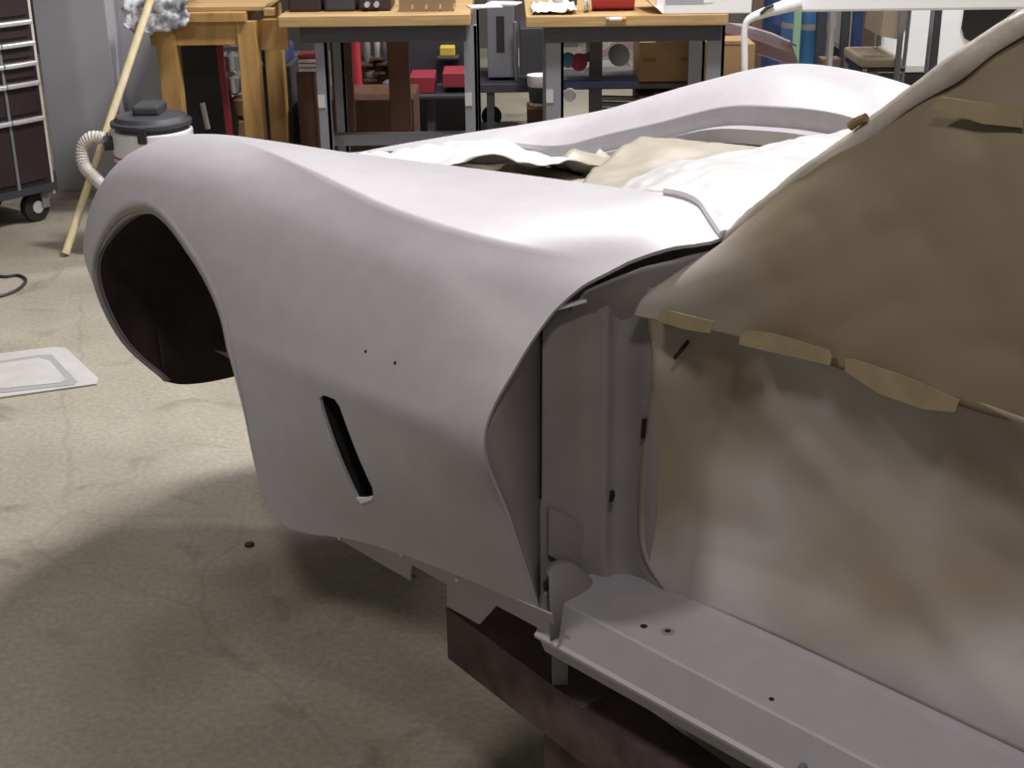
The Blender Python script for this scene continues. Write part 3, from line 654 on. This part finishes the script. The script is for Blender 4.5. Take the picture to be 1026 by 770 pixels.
# steel benches
def steel_bench(pxl, pxr, pyt_l, Y, label, legs, depth=.78, th=.045):
    xl = oy(pxl, pyt_l, Y).x; xr = oy(pxr, pyt_l + 4, Y).x; zt = (oy(pxl, pyt_l, Y).z + oy(pxr, pyt_l + 3, Y).z) / 2; o0 = Vector(((xl + xr) / 2, Y, 0))
    t = empty('steel_workbench', o0, label, 'workbench')
    B(t, o0, 'bench_top', 'woodtop', xl, xr, Y, Y + depth, zt - th, zt, .004)
    B(t, o0, 'apron', 'dgpaint', xl + .08, xr - .02, Y + .05, Y + .09, zt - th - .07, zt - th)
    for x, w in legs(Y):
        for k, y in enumerate((Y + .06, Y + depth - .12)):
            lm = MB().box((x - w / 2 - o0.x, y - Y, 0), (x + w / 2 - o0.x, y - Y + .012, zt - th - .01)); lm.box((x + w / 2 - .012 - o0.x, y - Y, 0), (x + w / 2 - o0.x, y - Y + .06, zt - th - .01))
            lg = lm.build('leg', 'gpaint', t); 
            if k == 0: MB().box((x - w / 2 + .0 - o0.x, y - Y - .004, .53), (x - w / 2 + .03 - o0.x, y - Y, .585)).build('leg_bracket', 'bright', lg)
    return t, o0, xl, xr, zt
Y2 = 5.95
b2, o2, xl2, xr2, zt2 = steel_bench(278, 471, 14, Y2, 'steel legged workbench with plywood top loaded with dark parts, middle of the three benches', lambda Y: [(oy(324, 90, Y + .06).x, .05), (oy(472, 80, Y + .06).x, .055)])
B(b2, o2, 'shelf_rail', 'gpaint', oy(330, 140, Y2 + .2).x, oy(470, 135, Y2 + .2).x, Y2 + .18, Y2 + .24, oy(380, 145, Y2 + .2).z, oy(380, 134, Y2 + .2).z)
for px in (343, 400): 
    x = oy(px, 80, Y2 + .7).x; B(b2, o2, 'rear_board', 'dwood', x - .05, x + .05, Y2 + .70, Y2 + .74, .3, zt2 - .05)
Y3 = 6.0
b3, o3, xl3, xr3, zt3 = steel_bench(527, 730, 14, Y3, 'steel legged workbench with plywood top holding a white printed box, nearest the far fender hump', lambda Y: [(oy(556, 80, Y + .06).x, .075), (oy(717, 50, Y + .06).x, .075)])
x = oy(597, 70, Y3 + .55).x; B(b3, o3, 'rear_leg', 'dgpaint', x - .03, x + .03, Y3 + .55, Y3 + .59, 0, zt3 - .05)
B(b3, o3, 'shelf_rail', 'navy', oy(560, 85, Y3 + .45).x, oy(640, 85, Y3 + .45).x, Y3 + .45, Y3 + .49, oy(600, 88, Y3 + .45).z, oy(600, 81, Y3 + .45).z)
# crate under middle bench
simple('wooden_crate', 'dwood', oy(300, 100, 6.9).x, oy(415, 100, 6.9).x, 6.85, 7.3, 0, oy(350, 100, 6.85).z, 'dark brown plywood crate on the floor under the middle bench', 'crate')
simple('dark_barrel_box', 'dgpaint', oy(262, 60, 6.95).x, oy(292, 60, 6.95).x, 6.9, 7.25, 0, oy(275, 66, 6.9).z, 'dark grey bin standing right of the wooden bench post', 'bin')
simple('navy_bag', 'navy', oy(262, 55, 6.95).x, oy(288, 55, 6.95).x, 6.92, 7.2, oy(275, 66, 6.9).z, oy(275, 48, 6.9).z, 'navy cloth bundle on top of the dark grey bin', 'bundle', .02)
# under-bench clutter
bk = empty('stacked_papers', (oy(310, 60, 6.7).x, 6.7, oy(310, 70, 6.7).z), 'stack of white packets with a red top between the benches', 'packets')
for k in range(4): MB().box((-.045, -.06, k * .021), (.045, .06, k * .021 + .016), .002).build('packet', 'offw' if k < 3 else 'dred', bk)
simple('packet_stand', 'dwood', oy(301, 90, 6.75).x, oy(318, 90, 6.75).x, 6.64, 6.8, 0, oy(310, 70, 6.7).z, 'dark wooden block carrying the white packets', 'block')
p = oy(357, 60, 7.5); pq = oy(357, 32, 7.5); pl = oy(360, 98, 7.5)
tag(MB().tube([(p.x, 7.5, 0), (p.x, 7.5, pl.z), (p.x, 7.5, pq.z)], [.05, .028, .022], 12).build('red_jack_post', 'red', None, True), 'bright red upright jack post behind the middle bench', 'jack')
simple('red_toolbox', 'dred', oy(411, 90, 7.6).x, oy(436, 90, 7.6).x, 7.55, 7.8, oy(420, 94, 7.55).z, oy(420, 77, 7.55).z, 'red metal toolbox behind the middle bench, left of the red tray', 'toolbox')
simple('red_tray', 'dred', oy(444, 90, 7.6).x, oy(472, 90, 7.6).x, 7.55, 7.8, oy(450, 88, 7.55).z, oy(450, 73, 7.55).z, 'long dull red tray behind the steel leg', 'tray')
simple('tool_shelf', 'dgpaint', oy(405, 95, 7.6).x, oy(476, 95, 7.6).x, 7.5, 7.9, oy(420, 98, 7.55).z, oy(420, 94, 7.55).z, 'dark low shelf carrying the red toolbox and tray', 'shelf')
simple('shelf_post_block', 'dgpaint', oy(428, 95, 7.7).x, oy(436, 95, 7.7).x, 7.6, 7.8, 0, oy(420, 98, 7.55).z, 'dark post under the low tool shelf', 'post')
simple('cabinet_ledge', 'dgpaint', oy(438, 50, 7.9).x, oy(460, 50, 7.9).x, 7.83, 7.969, oy(450, 55, 7.9).z - .02, oy(450, 55, 7.9).z, 'small ledge under the yellow box', 'ledge')
simple('yellow_box', 'yellow', oy(441, 50, 7.9).x, oy(456, 50, 7.9).x, 7.85, 7.95, oy(450, 55, 7.9).z, oy(450, 46, 7.9).z, 'small yellow box behind the middle bench', 'box')
simple('dark_cabinet', 'dgpaint', oy(408, 60, 8.0).x, oy(470, 60, 8.0).x, 7.97, 8.4, 0, oy(420, 33, 8.0).z + .3, 'dark storage cabinet behind the red toolbox', 'cabinet')
for k, (px, py, w, h_) in enumerate([(368, 50, 6, 26), (378, 46, 5, 22), (385, 52, 6, 20), (394, 50, 4, 22), (372, 74, 12, 8), (390, 84, 14, 8), (380, 66, 8, 10), (347, 45, 5, 12)]):
    a_ = oy(px - w / 2, py + h_ / 2, 7.9); b_ = oy(px + w / 2, py - h_ / 2, 7.9)
    tag(MB().lathe([((b_.x - a_.x) * .42, 0), ((b_.x - a_.x) * .5, (b_.z - a_.z) * .2), ((b_.x - a_.x) * .5, (b_.z - a_.z) * .7), ((b_.x - a_.x) * .22, b_.z - a_.z)], ((a_.x + b_.x) / 2, 7.9, a_.z), 12).build('spray_can', ['gpaint', 'bright', 'dgpaint', 'bright', 'gpaint', 'gpaint', 'dgpaint', 'gpaint'][k], None, True),
        ['tall grey can right of the red jack post', 'tall bright can behind the middle bench', 'dark can beside the bright cans', 'slim bright can furthest right of the can row', 'squat grey can low beside the jack post', 'wide grey can lowest behind the middle bench', 'dark squat can in the middle of the clutter', 'small grey can left of the red jack post'][k], 'can', 'cans behind the middle bench')
rk = empty('can_rack', (oy(368, 70, 8.0).x, 8.0, 0), 'brown wooden rack with small shelves holding the cans', 'rack'); ko = rk.location.copy()
MB().box((oy(335, 70, 8.0).x - ko.x, 0, 0), (oy(404, 70, 8.0).x - ko.x, .3, oy(350, 15, 8.0).z)).build('rack_body', 'dwood', rk)
for px, py, w, h_ in [(368, 50, 6, 26), (378, 46, 5, 22), (385, 52, 6, 20), (394, 50, 4, 22), (372, 74, 12, 8), (390, 84, 14, 8), (380, 66, 8, 10), (347, 45, 5, 12)]:
    a_ = oy(px, py + h_ / 2, 7.9); MB().box((a_.x - ko.x - .035, -.15, a_.z - .012), (a_.x - ko.x + .035, 0, a_.z - .0005)).build('rack_shelf', 'dwood', rk)
# grey case and cart between the two steel benches
cs = empty('computer_case', (oy(502, 50, 7.9).x, 7.9, oy(502, 78, 7.9).z), 'grey metal equipment case with a dark tall slot on a cart', 'case')
h_ = oy(502, 5, 7.9).z - oy(502, 78, 7.9).z
MB().box((-.075, 0, 0), (.075, .35, h_), .006).build('case_body', 'gpaint', cs); MB().box((-.025, -.004, .14), (.02, 0, h_ - .06)).build('slot_door', 'black', cs)
ct = empty('utility_cart', (oy(500, 85, 7.8).x, 7.8, 0), 'low dark flatbed cart on black caster wheels', 'cart')
zc = oy(500, 84, 7.8).z; w_ = .33
MB().box((-.16, 0, zc - .05), (w_, .6, zc), .005).build('deck', 'dgpaint', ct)
for x, y in ((-.05, .04), (.28, .04), (-.05, .5), (.28, .5)):
    MB().lathe([(.05, -.02), (.06, -.012), (.06, .012), (.05, .02)], (x, y, .06), 20, 'y').build('caster_wheel', 'rubber', ct, True)
    MB().box((x - .02, y - .025, .06), (x + .02, y + .025, zc - .05)).build('caster_fork', 'dgpaint', ct)
p = oy(517, 75, 7.5); q = oy(517, 22, 7.5); tag(MB().tube([Vector((oy(518, 80, 7.85).x, 7.85, zc + .012)), Vector((oy(517, 75, 7.84).x, 7.84, zc + .10)), oy(516, 22, 7.80)], .012, 8).build('grey_pipe', 'gpaint', None, True), 'thin grey pipe leaning on the cart between the benches', 'pipe')
bu = fl(542, 107, .02); bu = oy(542, 107, 7.1)
zb = oy(542, 104, 7.1).z
bkt = empty('paint_bucket', (oy(542, 100, 7.1).x, 7.1, zb), 'white plastic paint bucket with dark label behind the bench leg', 'bucket')
h_ = oy(542, 75, 7.1).z - zb
MB().lathe([(.055, 0), (.058, .01), (.064, h_ * .62), (.066, h_ * .64)], n=20).build('pail', 'dgpaint', bkt, True)
MB().lathe([(.066, h_ * .62), (.068, h_ * .64), (.07, h_ * .96), (.072, h_)], n=20).build('rim_band', 'offw', bkt, True)
MB().lathe([(.058, -.005), (.058, .03)], n=20).build('base_band', 'offw', bkt, True)
simple('bucket_stand', 'dwood', oy(528, 108, 7.1).x, oy(556, 108, 7.1).x, 7.0, 7.2, 0, zb - .006, 'low plank block under the paint bucket', 'block')
simple('dark_crate', 'dgpaint', oy(521, 60, 7.7).x, oy(545, 60, 7.7).x, 7.65, 8.0, oy(530, 75, 7.65).z, oy(530, 28, 7.65).z, 'dark case stacked behind the paint bucket', 'case')
simple('case_plinth', 'dgpaint', oy(537, 60, 7.7).x, oy(545, 60, 7.7).x, 7.67, 7.78, 0, oy(530, 75, 7.65).z, 'black plinth under the dark case', 'plinth')
# under bench 3: cardboard boxes, mauve panel
def carton(name, px0, px1, py0, py1, Y, dep, label, m='card', hole=True):
    x0 = oy(px0, py0, Y).x; x1 = oy(px1, py0, Y).x; zt_ = oy((px0 + px1) / 2, py0, Y).z; zb_ = oy((px0 + px1) / 2, py1, Y).z
    e = empty(name, ((x0 + x1) / 2, Y, zb_), label, 'box'); w = (x1 - x0) / 2; h = zt_ - zb_
    MB().box((-w, 0, 0), (w, dep, h), .004).build('carton_body', m, e)
    MB().box((-w * .5, -.004, h * .97), (w * .6, .05, h + .015), .003).build('flap', m, e)
    if hole:
        for fx_ in (-.72, .35): MB().box((w * fx_ - .03, -.002, h * .52), (w * fx_ + .03, .001, h * .60)).build('handle_hole', 'card2', e)
    return zb_
zb1 = carton('cardboard_box', 641, 712, 42, 82, 6.75, .35, 'brown cardboard box with two handle holes on the shelf under the right bench')
simple('bench_shelf', 'dgpaint', oy(560, 84, 6.7).x, oy(757, 84, 6.7).x, 6.735, 7.2, zb1 - .03, zb1 - .002, 'dark shelf board holding the cardboard boxes', 'shelf')
carton('cardboard_box', 715, 757, 44, 77.5, 6.85, .30, 'plain brown cardboard box right of the bench end leg', hole=False)
carton('cardboard_box', 640, 700, 96, 132, 6.76, .35, 'dark cardboard box on the lower level under the right bench', 'card2', False)
simple('shelf_block', 'dgpaint', oy(640, 130, 6.75).x, oy(757, 130, 6.75).x, 6.75, 7.15, 0, oy(670, 135, 6.76).z, 'dark plinth below the lower cardboard box', 'plinth')
# mauve panel lying across
mp = [oy(*q_, 7.25) for q_ in [(575, 60), (600, 46), (630, 38), (665, 30), (700, 24), (745, 27), (775, 36), (793, 44), (800, 63), (790, 65), (745, 50), (700, 42), (660, 44), (620, 52), (590, 62)]]
tag(MB().prism(mp, (0, .05, .01)).build('salvaged_fender', 'mauve'), 'long mauve primed car panel lying on the boxes behind the right bench', 'car panel')
mp2 = [oy(*q_, 7.18) for q_ in [(725, 22), (760, 31), (798, 45), (798, 47), (760, 35), (725, 26)]]
tag(MB().prism(mp2, (0, .03, 0)).build('trim_strip', 'gpaint'), 'grey trim strip along the top of the mauve panel', 'trim strip')
# parts under bench left
for k, (px, py, rr, m_) in enumerate([(573, 33, .045, 'gpaint'), (586, 46, .035, 'bright'), (569, 60, .035, 'blue'), (580, 62, .04, 'dred'), (602, 40, .045, 'bright'), (620, 55, .05, 'gpaint'), (571, 95, .03, 'offw'), (590, 55, .03, 'dgpaint')]):
    p = oy(px, py, 6.7); tag(MB().lathe([(rr * .6, -rr * .8), (rr, -rr * .6), (rr, rr * .3), (rr * .5, rr * .5), (rr * .4, rr * .9)], p, 16, 'y').build('engine_part', m_, None, True),
        ['grey round casting under the right bench top', 'bright round pulley under the right bench', 'blue filter canister under the right bench', 'red cap part beside the blue canister', 'bright casting in front of the mauve panel', 'grey pump on the shelf left of the cardboard box', 'white cap low beside the right bench leg', 'dark small cylinder between the castings'][k], 'engine part', 'engine parts under the right bench')
pl_ = [oy(*q_, 6.78) for q_ in [(580, 68), (632, 66), (634, 70), (582, 73)]]; tag(MB().prism(pl_, (0, .2, 0)).build('metal_tray', 'bright'), 'flat bright metal tray under the engine parts', 'tray')
for k, py in enumerate((98, 104, 110)):
    a_ = oy(600, py, 6.9); b_ = oy(640, py + 1, 6.9); tag(MB().bar(a_, b_, .05, .018).build('pipe_length', 'gpaint'), ['upper grey bar under the bench shelf', 'middle grey bar under the bench shelf', 'lowest grey bar under the bench shelf'][k], 'bar', 'bars under the right bench')
# on the middle bench top
def blob(name, px0, px1, py0, py1, Y, m, label, cat, dep=.25):
    x0 = oy(px0, py1, Y).x; x1 = oy(px1, py1, Y).x; return x0, x1
eng = [(288, 322, .10), (325, 356, .08), (359, 392, .06)]
for k, (a_, b_, h_) in enumerate(eng):
    x0 = oy(a_, 10, Y2 + .15).x; x1 = oy(b_, 10, Y2 + .15).x; e = empty('engine_casting', ((x0 + x1) / 2, Y2 + .25, zt2), ['long dark casting at the left end of the middle bench', 'dark ribbed casting in the middle of the bench top', 'dark casting with bright fittings beside the carton tray'][k], 'casting')
    w = (x1 - x0) / 2; MB().box((-w, -.10, 0), (w, .15, h_ * 1.3), .012).build('casting_body', 'maroon' if k != 1 else 'dgpaint', e)
    MB().lathe([(.03, 0), (.035, .02), (.02, .05)], (w * .3, -.05, h_ * 1.3), 14).build('boss', 'gpaint', e, True)
    if k == 2:
        for d_ in (-.03, .01): MB().tube([(d_, -.10, .03), (d_, -.125, .03)], .012, 10).build('fitting', 'bright', e, True)
x0 = oy(399, 12, Y2 + .1).x; x1 = oy(455, 12, Y2 + .1).x
cr = empty('carton_tray', ((x0 + x1) / 2, Y2 + .2, zt2), 'open tan carton tray on the middle bench top', 'tray'); w = (x1 - x0) / 2
for k in range(4):
    MB().prism([(-w + k * w / 2 + .004, -.09, 0), (-w + (k + 1) * w / 2 - .004, -.09, 0), (-w + (k + 1) * w / 2 - .004 + .012, -.12, .12), (-w + k * w / 2 + .004, -.12, .12)], (0, .006, 0)).build('slat', 'tan', cr)
MB().box((-w, -.09, 0), (w, .12, .01)).build('tray_floor', 'card', cr); MB().box((-w, .12, 0), (w, .13, .12)).build('tray_back', 'card', cr)
for k, (px, py, rot) in enumerate([(488, 6, .2), (507, 3, -.3)]):
    p = fl(px, py, zt2 + .004); tag(MB().box((-.07, -.05, 0), (.07, .05, .006), .001).build('paper_sheet', 'offw', loc=(p.x - .01, min(p.y, Y2 + .65), zt2), rotz=rot), ['white paper near the front of the bench corner', 'white paper further back on the bench corner'][k], 'paper')
# on the right bench
rows = [[Vector((oy(533 + 44 * i / 15, 12, Y3 + .1).x, Y3 + .04 + .3 * j / 9, zt3 + .012 + .035 * abs(noise.noise(Vector((i * .45, j * .5, 1)))))) for i in range(16)] for j in range(10)]
tag(solidify(grid('crumpled_paper', rows, 'offw'), .003), 'crumpled pale paper at the left end of the right bench', 'paper')
for k, (px, w, h_, m_, lb) in enumerate([(562, .035, .12, 'offw', 'white cup standing on the right bench'), (575, .03, .10, 'dgpaint', 'dark narrow jar beside the white cup')]):
    p = oy(px, 8, Y3 + .2); tag(MB().lathe([(w * .8, 0), (w, h_), (w * .9, h_), (w * .72, .01)], (p.x, Y3 + .42, zt3), 18).build('cup', m_, None, True), lb, 'cup')
p = oy(612, 5, Y3 + .15); tag(MB().lathe([(.06, -.09), (.06, .09)], (p.x + .012, Y3 + .2, zt3 + .06), 22, 'x').build('red_roll', 'red', None, True), 'red roll lying on the right bench beside the white box', 'roll')
rows = [[Vector((oy(586 + 5 * i / 5, 12, Y3 + .1).x - .006 * math.sin(j), Y3 + .1 + .02 * j, zt3 + .01 + .06 * math.sin(math.pi * i / 5))) for i in range(6)] for j in range(7)]
tag(solidify(grid('cloth_scrap', rows, 'offw'), .004), 'folded white cloth scrap left of the red roll', 'cloth')
wx0 = oy(665, 12, Y3 + .02).x; wx1 = oy(753, 12, Y3 + .02).x
wb = empty('printed_box', ((wx0 + wx1) / 2, Y3 + .02, zt3), 'white box with grey printed panels at the end of the right bench', 'box'); w = (wx1 - wx0) / 2
MB().box((-w, 0, 0), (w, .35, .15), .004).build('box_body', 'white', wb)
for x0_, x1_, z0_, z1_, m_ in [(-.97, -.08, .04, .13, 'print'), (-.94, -.5, .065, .085, 'navy'), (-.1, .12, .045, .12, 'white'), (.0, .12, .075, .09, 'print'), (.25, .85, .085, .092, 'matg'), (.3, .8, .06, .066, 'print')]:
    MB().box((w * x0_, -.0016 if m_ != 'print' else -.001, z0_), (w * x1_, .001, z1_)).build('print_panel', m_, wb)
MB().prism([(-w, 0, 0), (-w, .3, 0), (-w - .10, .25, .06), (-w - .06, .02, .05)], (0, 0, .004)).build('side_flap', 'offw', wb)
mk = empty('marker_pen', oy(618, 19, Y3 - .006), 'white and orange marker stuck on the front edge of the right bench', 'marker')
MB().tube([(-.03, 0, 0), (.02, 0, 0)], .008, 10).build('barrel', 'white', mk, True); MB().tube([(.02, 0, 0), (.038, 0, 0)], .0085, 10).build('cap', 'orange', mk, True)
MB().tube([(-.045, 0, 0), (-.03, 0, 0)], .008, 10).build('end_plug', 'matg', mk, True)

# ------------------------------------------------------------------ background right
# white-edged table with curved bracket leg
TY = 6.6
te = empty('white_table', (oy(900, 5, TY).x, TY, 0), 'long white topped table with curved white end leg behind the far fender', 'table')
tx0 = oy(800, 3, TY).x - te.location.x; tx1 = oy(1120, 8, TY).x - te.location.x; tz = oy(900, 11, TY).z
MB().box((tx0, 0, tz), (tx1, .7, tz + .07), .012).build('table_top', 'white', te)
pts = curve([oy(802, 2, TY), oy(785, 7, TY), oy(765, 13, TY), oy(750, 20, TY), oy(746, 32, TY), oy(746, 60, TY), oy(746, 110, TY)], 40)
MB().tube([p - Vector((te.location.x, TY, 0)) for p in pts], [.035 - .02 * min(1, i / 22) for i in range(40)], 10).build('curved_leg', 'white', te, True)
cl = pts[-1] - Vector((te.location.x, TY, 0)); MB().tube([cl, (cl.x, .0, 0)], .015, 10).build('leg_foot', 'bright', te, True)
for x, y in ((tx1 - .1, .05), (tx1 - .1, .6), (tx0 + .3, .62)): MB().tube([(x, y, 0), (x, y, tz)], .018, 10).build('leg', 'bright', te, True)
ck_ = [oy(762, 14, TY - .03), oy(768, 8, TY - .03), oy(775, 5, TY - .03), oy(770, 8, TY - .03)]
tag(MB().tube(ck_[:3], .008, 8).build('black_hook', 'black', None, True), 'small black hook on the white table bracket', 'hook')
# blue drum pair
def drum(px0, px1, Y, pyb, label, m='blue'):
    x0 = oy(px0, 30, Y).x; x1 = oy(px1, 30, Y).x; r_ = (x1 - x0) / 2; zb_ = 0; h_ = max(.75, oy(px0, 2, Y).z + .12)
    e = empty('plastic_drum', ((x0 + x1) / 2, Y, 0), label, 'drum')
    MB().lathe([(r_ * .92, 0), (r_, .03), (r_, h_ * .33), (r_ * 1.03, h_ * .345), (r_, h_ * .36), (r_, h_ * .66), (r_ * 1.03, h_ * .675), (r_, h_ * .69), (r_, h_ - .03), (r_ * .9, h_)], n=32).build('shell', m, e, True)
    return e, r_
e, r_ = drum(783, 836, 8.3, 60, 'bright blue plastic drum with a tan strap behind the far fender')
zz = oy(800, 25, 8.3).z; MB().lathe([(r_ * 1.012, zz - .02), (r_ * 1.014, zz - .018), (r_ * 1.014, zz + .018), (r_ * 1.012, zz + .02)], n=32).build('strap', 'tan', e, True)
e, r_ = drum(764, 797, 8.7, 60, 'darker blue drum left of and behind the bright blue drum', 'navy')
p = oy(799, 20, 8.05); tag(MB().box((-.02, -.01, 0), (.02, .01, oy(799, 0, 8.05).z + .1)).build('green_lath', 'green', loc=(p.x, 8.05, 0)), 'thin green upright lath in front of the blue drum', 'lath')
for k, (px, w, m_, lb) in enumerate([(822, .055, 'dgpaint', 'dark steel upright left of the tan chair'), (846, .045, 'dgpaint', 'second dark steel upright just left of the blue post'), (858, .055, 'navy', 'blue painted post beside the brown door panel')]):
    p = oy(px, 40, 8.06); tag(MB().box((-w / 2, -w / 2, 0), (w / 2, w / 2, 1.5), .004).build('steel_upright', m_, loc=(p.x, 8.06, 0)), lb, 'post', 'uprights behind the far fender')
p = oy(835, 60, 7.85); simple('low_shelf', 'brownp', oy(825, 60, 7.85).x, oy(845, 60, 7.85).x, 7.9, 8.0, 0, oy(835, 60, 7.85).z, 'low brown board between the dark uprights', 'board')
simple('brown_panel', 'brownp', oy(858, 30, 8.4).x, oy(878, 30, 8.4).x, 8.4, 8.45, 0, 1.6, 'brown wood grain panel beside the tan chair', 'panel')
simple('brown_panel', 'brownp', oy(752, 30, 9.2).x, oy(782, 30, 9.2).x, 9.2, 9.25, 0, 1.6, 'brown wood grain panel left of the blue drums', 'panel')
# tan chair
CY = 7.55
cz = oy(880, 57, CY).z; cx0 = oy(862, 60, CY).x; cx1 = oy(904, 62, CY).x
chs = empty('stacking_chair', ((cx0 + cx1) / 2, CY, 0), 'tan padded metal frame chair standing in front of the white vehicle', 'chair')
hw = (cx1 - cx0) / 2
MB().box((-hw, -.02, cz - .055), (hw, .40, cz), .015).build('seat', 'tan', chs); MB().box((-hw + .01, -.01, cz - .08), (hw + .02, .39, cz - .056), .008).build('seat_pan', 'black', chs)
bx_ = oy(897, 20, CY).x - chs.location.x; bz0 = oy(897, 40, CY).z
MB().prism([(bx_ - .07, -.0, bz0 + .02), (bx_ + .03, .0, bz0), (bx_ + .06, .0, bz0 + .05), (bx_ + .075, 0, bz0 + .38), (bx_ - .05, 0, bz0 + .40)], (0, .36, 0)).build('backrest', 'tan', chs)
for y in (-.03, .40):
    MB().tube([(bx_ + .02, y, 0), (bx_ + .03, y, bz0 + .3)], .016, 10).build('back_leg', 'gpaint', chs, True)
    MB().tube(curve([(-hw - .02, y, .16), (-hw + .1, y, .165), (hw, y, .17), (hw + .10, y, .20), (hw + .12, y, .32), (hw + .13, y, bz0 + .25)], 24), .011, 10).build('side_frame', 'gpaint', chs, True)
    MB().tube([(-hw + .02, y, 0), (-hw + .02, y, cz - .06)], .013, 10).build('front_leg', 'gpaint', chs, True)
p = oy(937, 40, 7.9); tag(MB().box((-.02, -.02, 0), (.02, .02, 1.4), .004).build('steel_upright', 'dgpaint', loc=(p.x, 7.9, 0)), 'thin dark upright in front of the white vehicle', 'post')
# white vehicle
VY = 8.6; vx0 = oy(886, 40, VY).x
ve = empty('white_vehicle', (vx0 + 1.2, VY, 0), 'white vehicle body with a dark rounded window beyond the chair', 'vehicle')
zb_ = oy(905, 78, VY).z
MB().box((-1.25, 0, zb_ + .02), (1.6, 1.6, 1.55), .05).build('body_side', 'white', ve)
MB().box((-1.2, .03, max(.05, zb_ - .07)), (1.5, 1.5, zb_ + .02)).build('sill_strip', 'black', ve)
wp = [oy(*q_, VY) - Vector((ve.location.x, VY, 0)) for q_ in [(966, 8), (963, 28), (966, 38), (975, 43), (985, 38), (1000, 24), (1030, 0), (1030, -30), (968, -30)]]
MB().prism([p + Vector((0, -.006, 0)) for p in wp], (0, .01, 0)).build('window', 'glass', ve)
for x in (-.75, 1.0): MB().lathe([(.16, -.08), (.19, -.07), (.19, .07), (.16, .08)], (x, .2, .19), 24, 'y').build('wheel', 'rubber', ve, True)
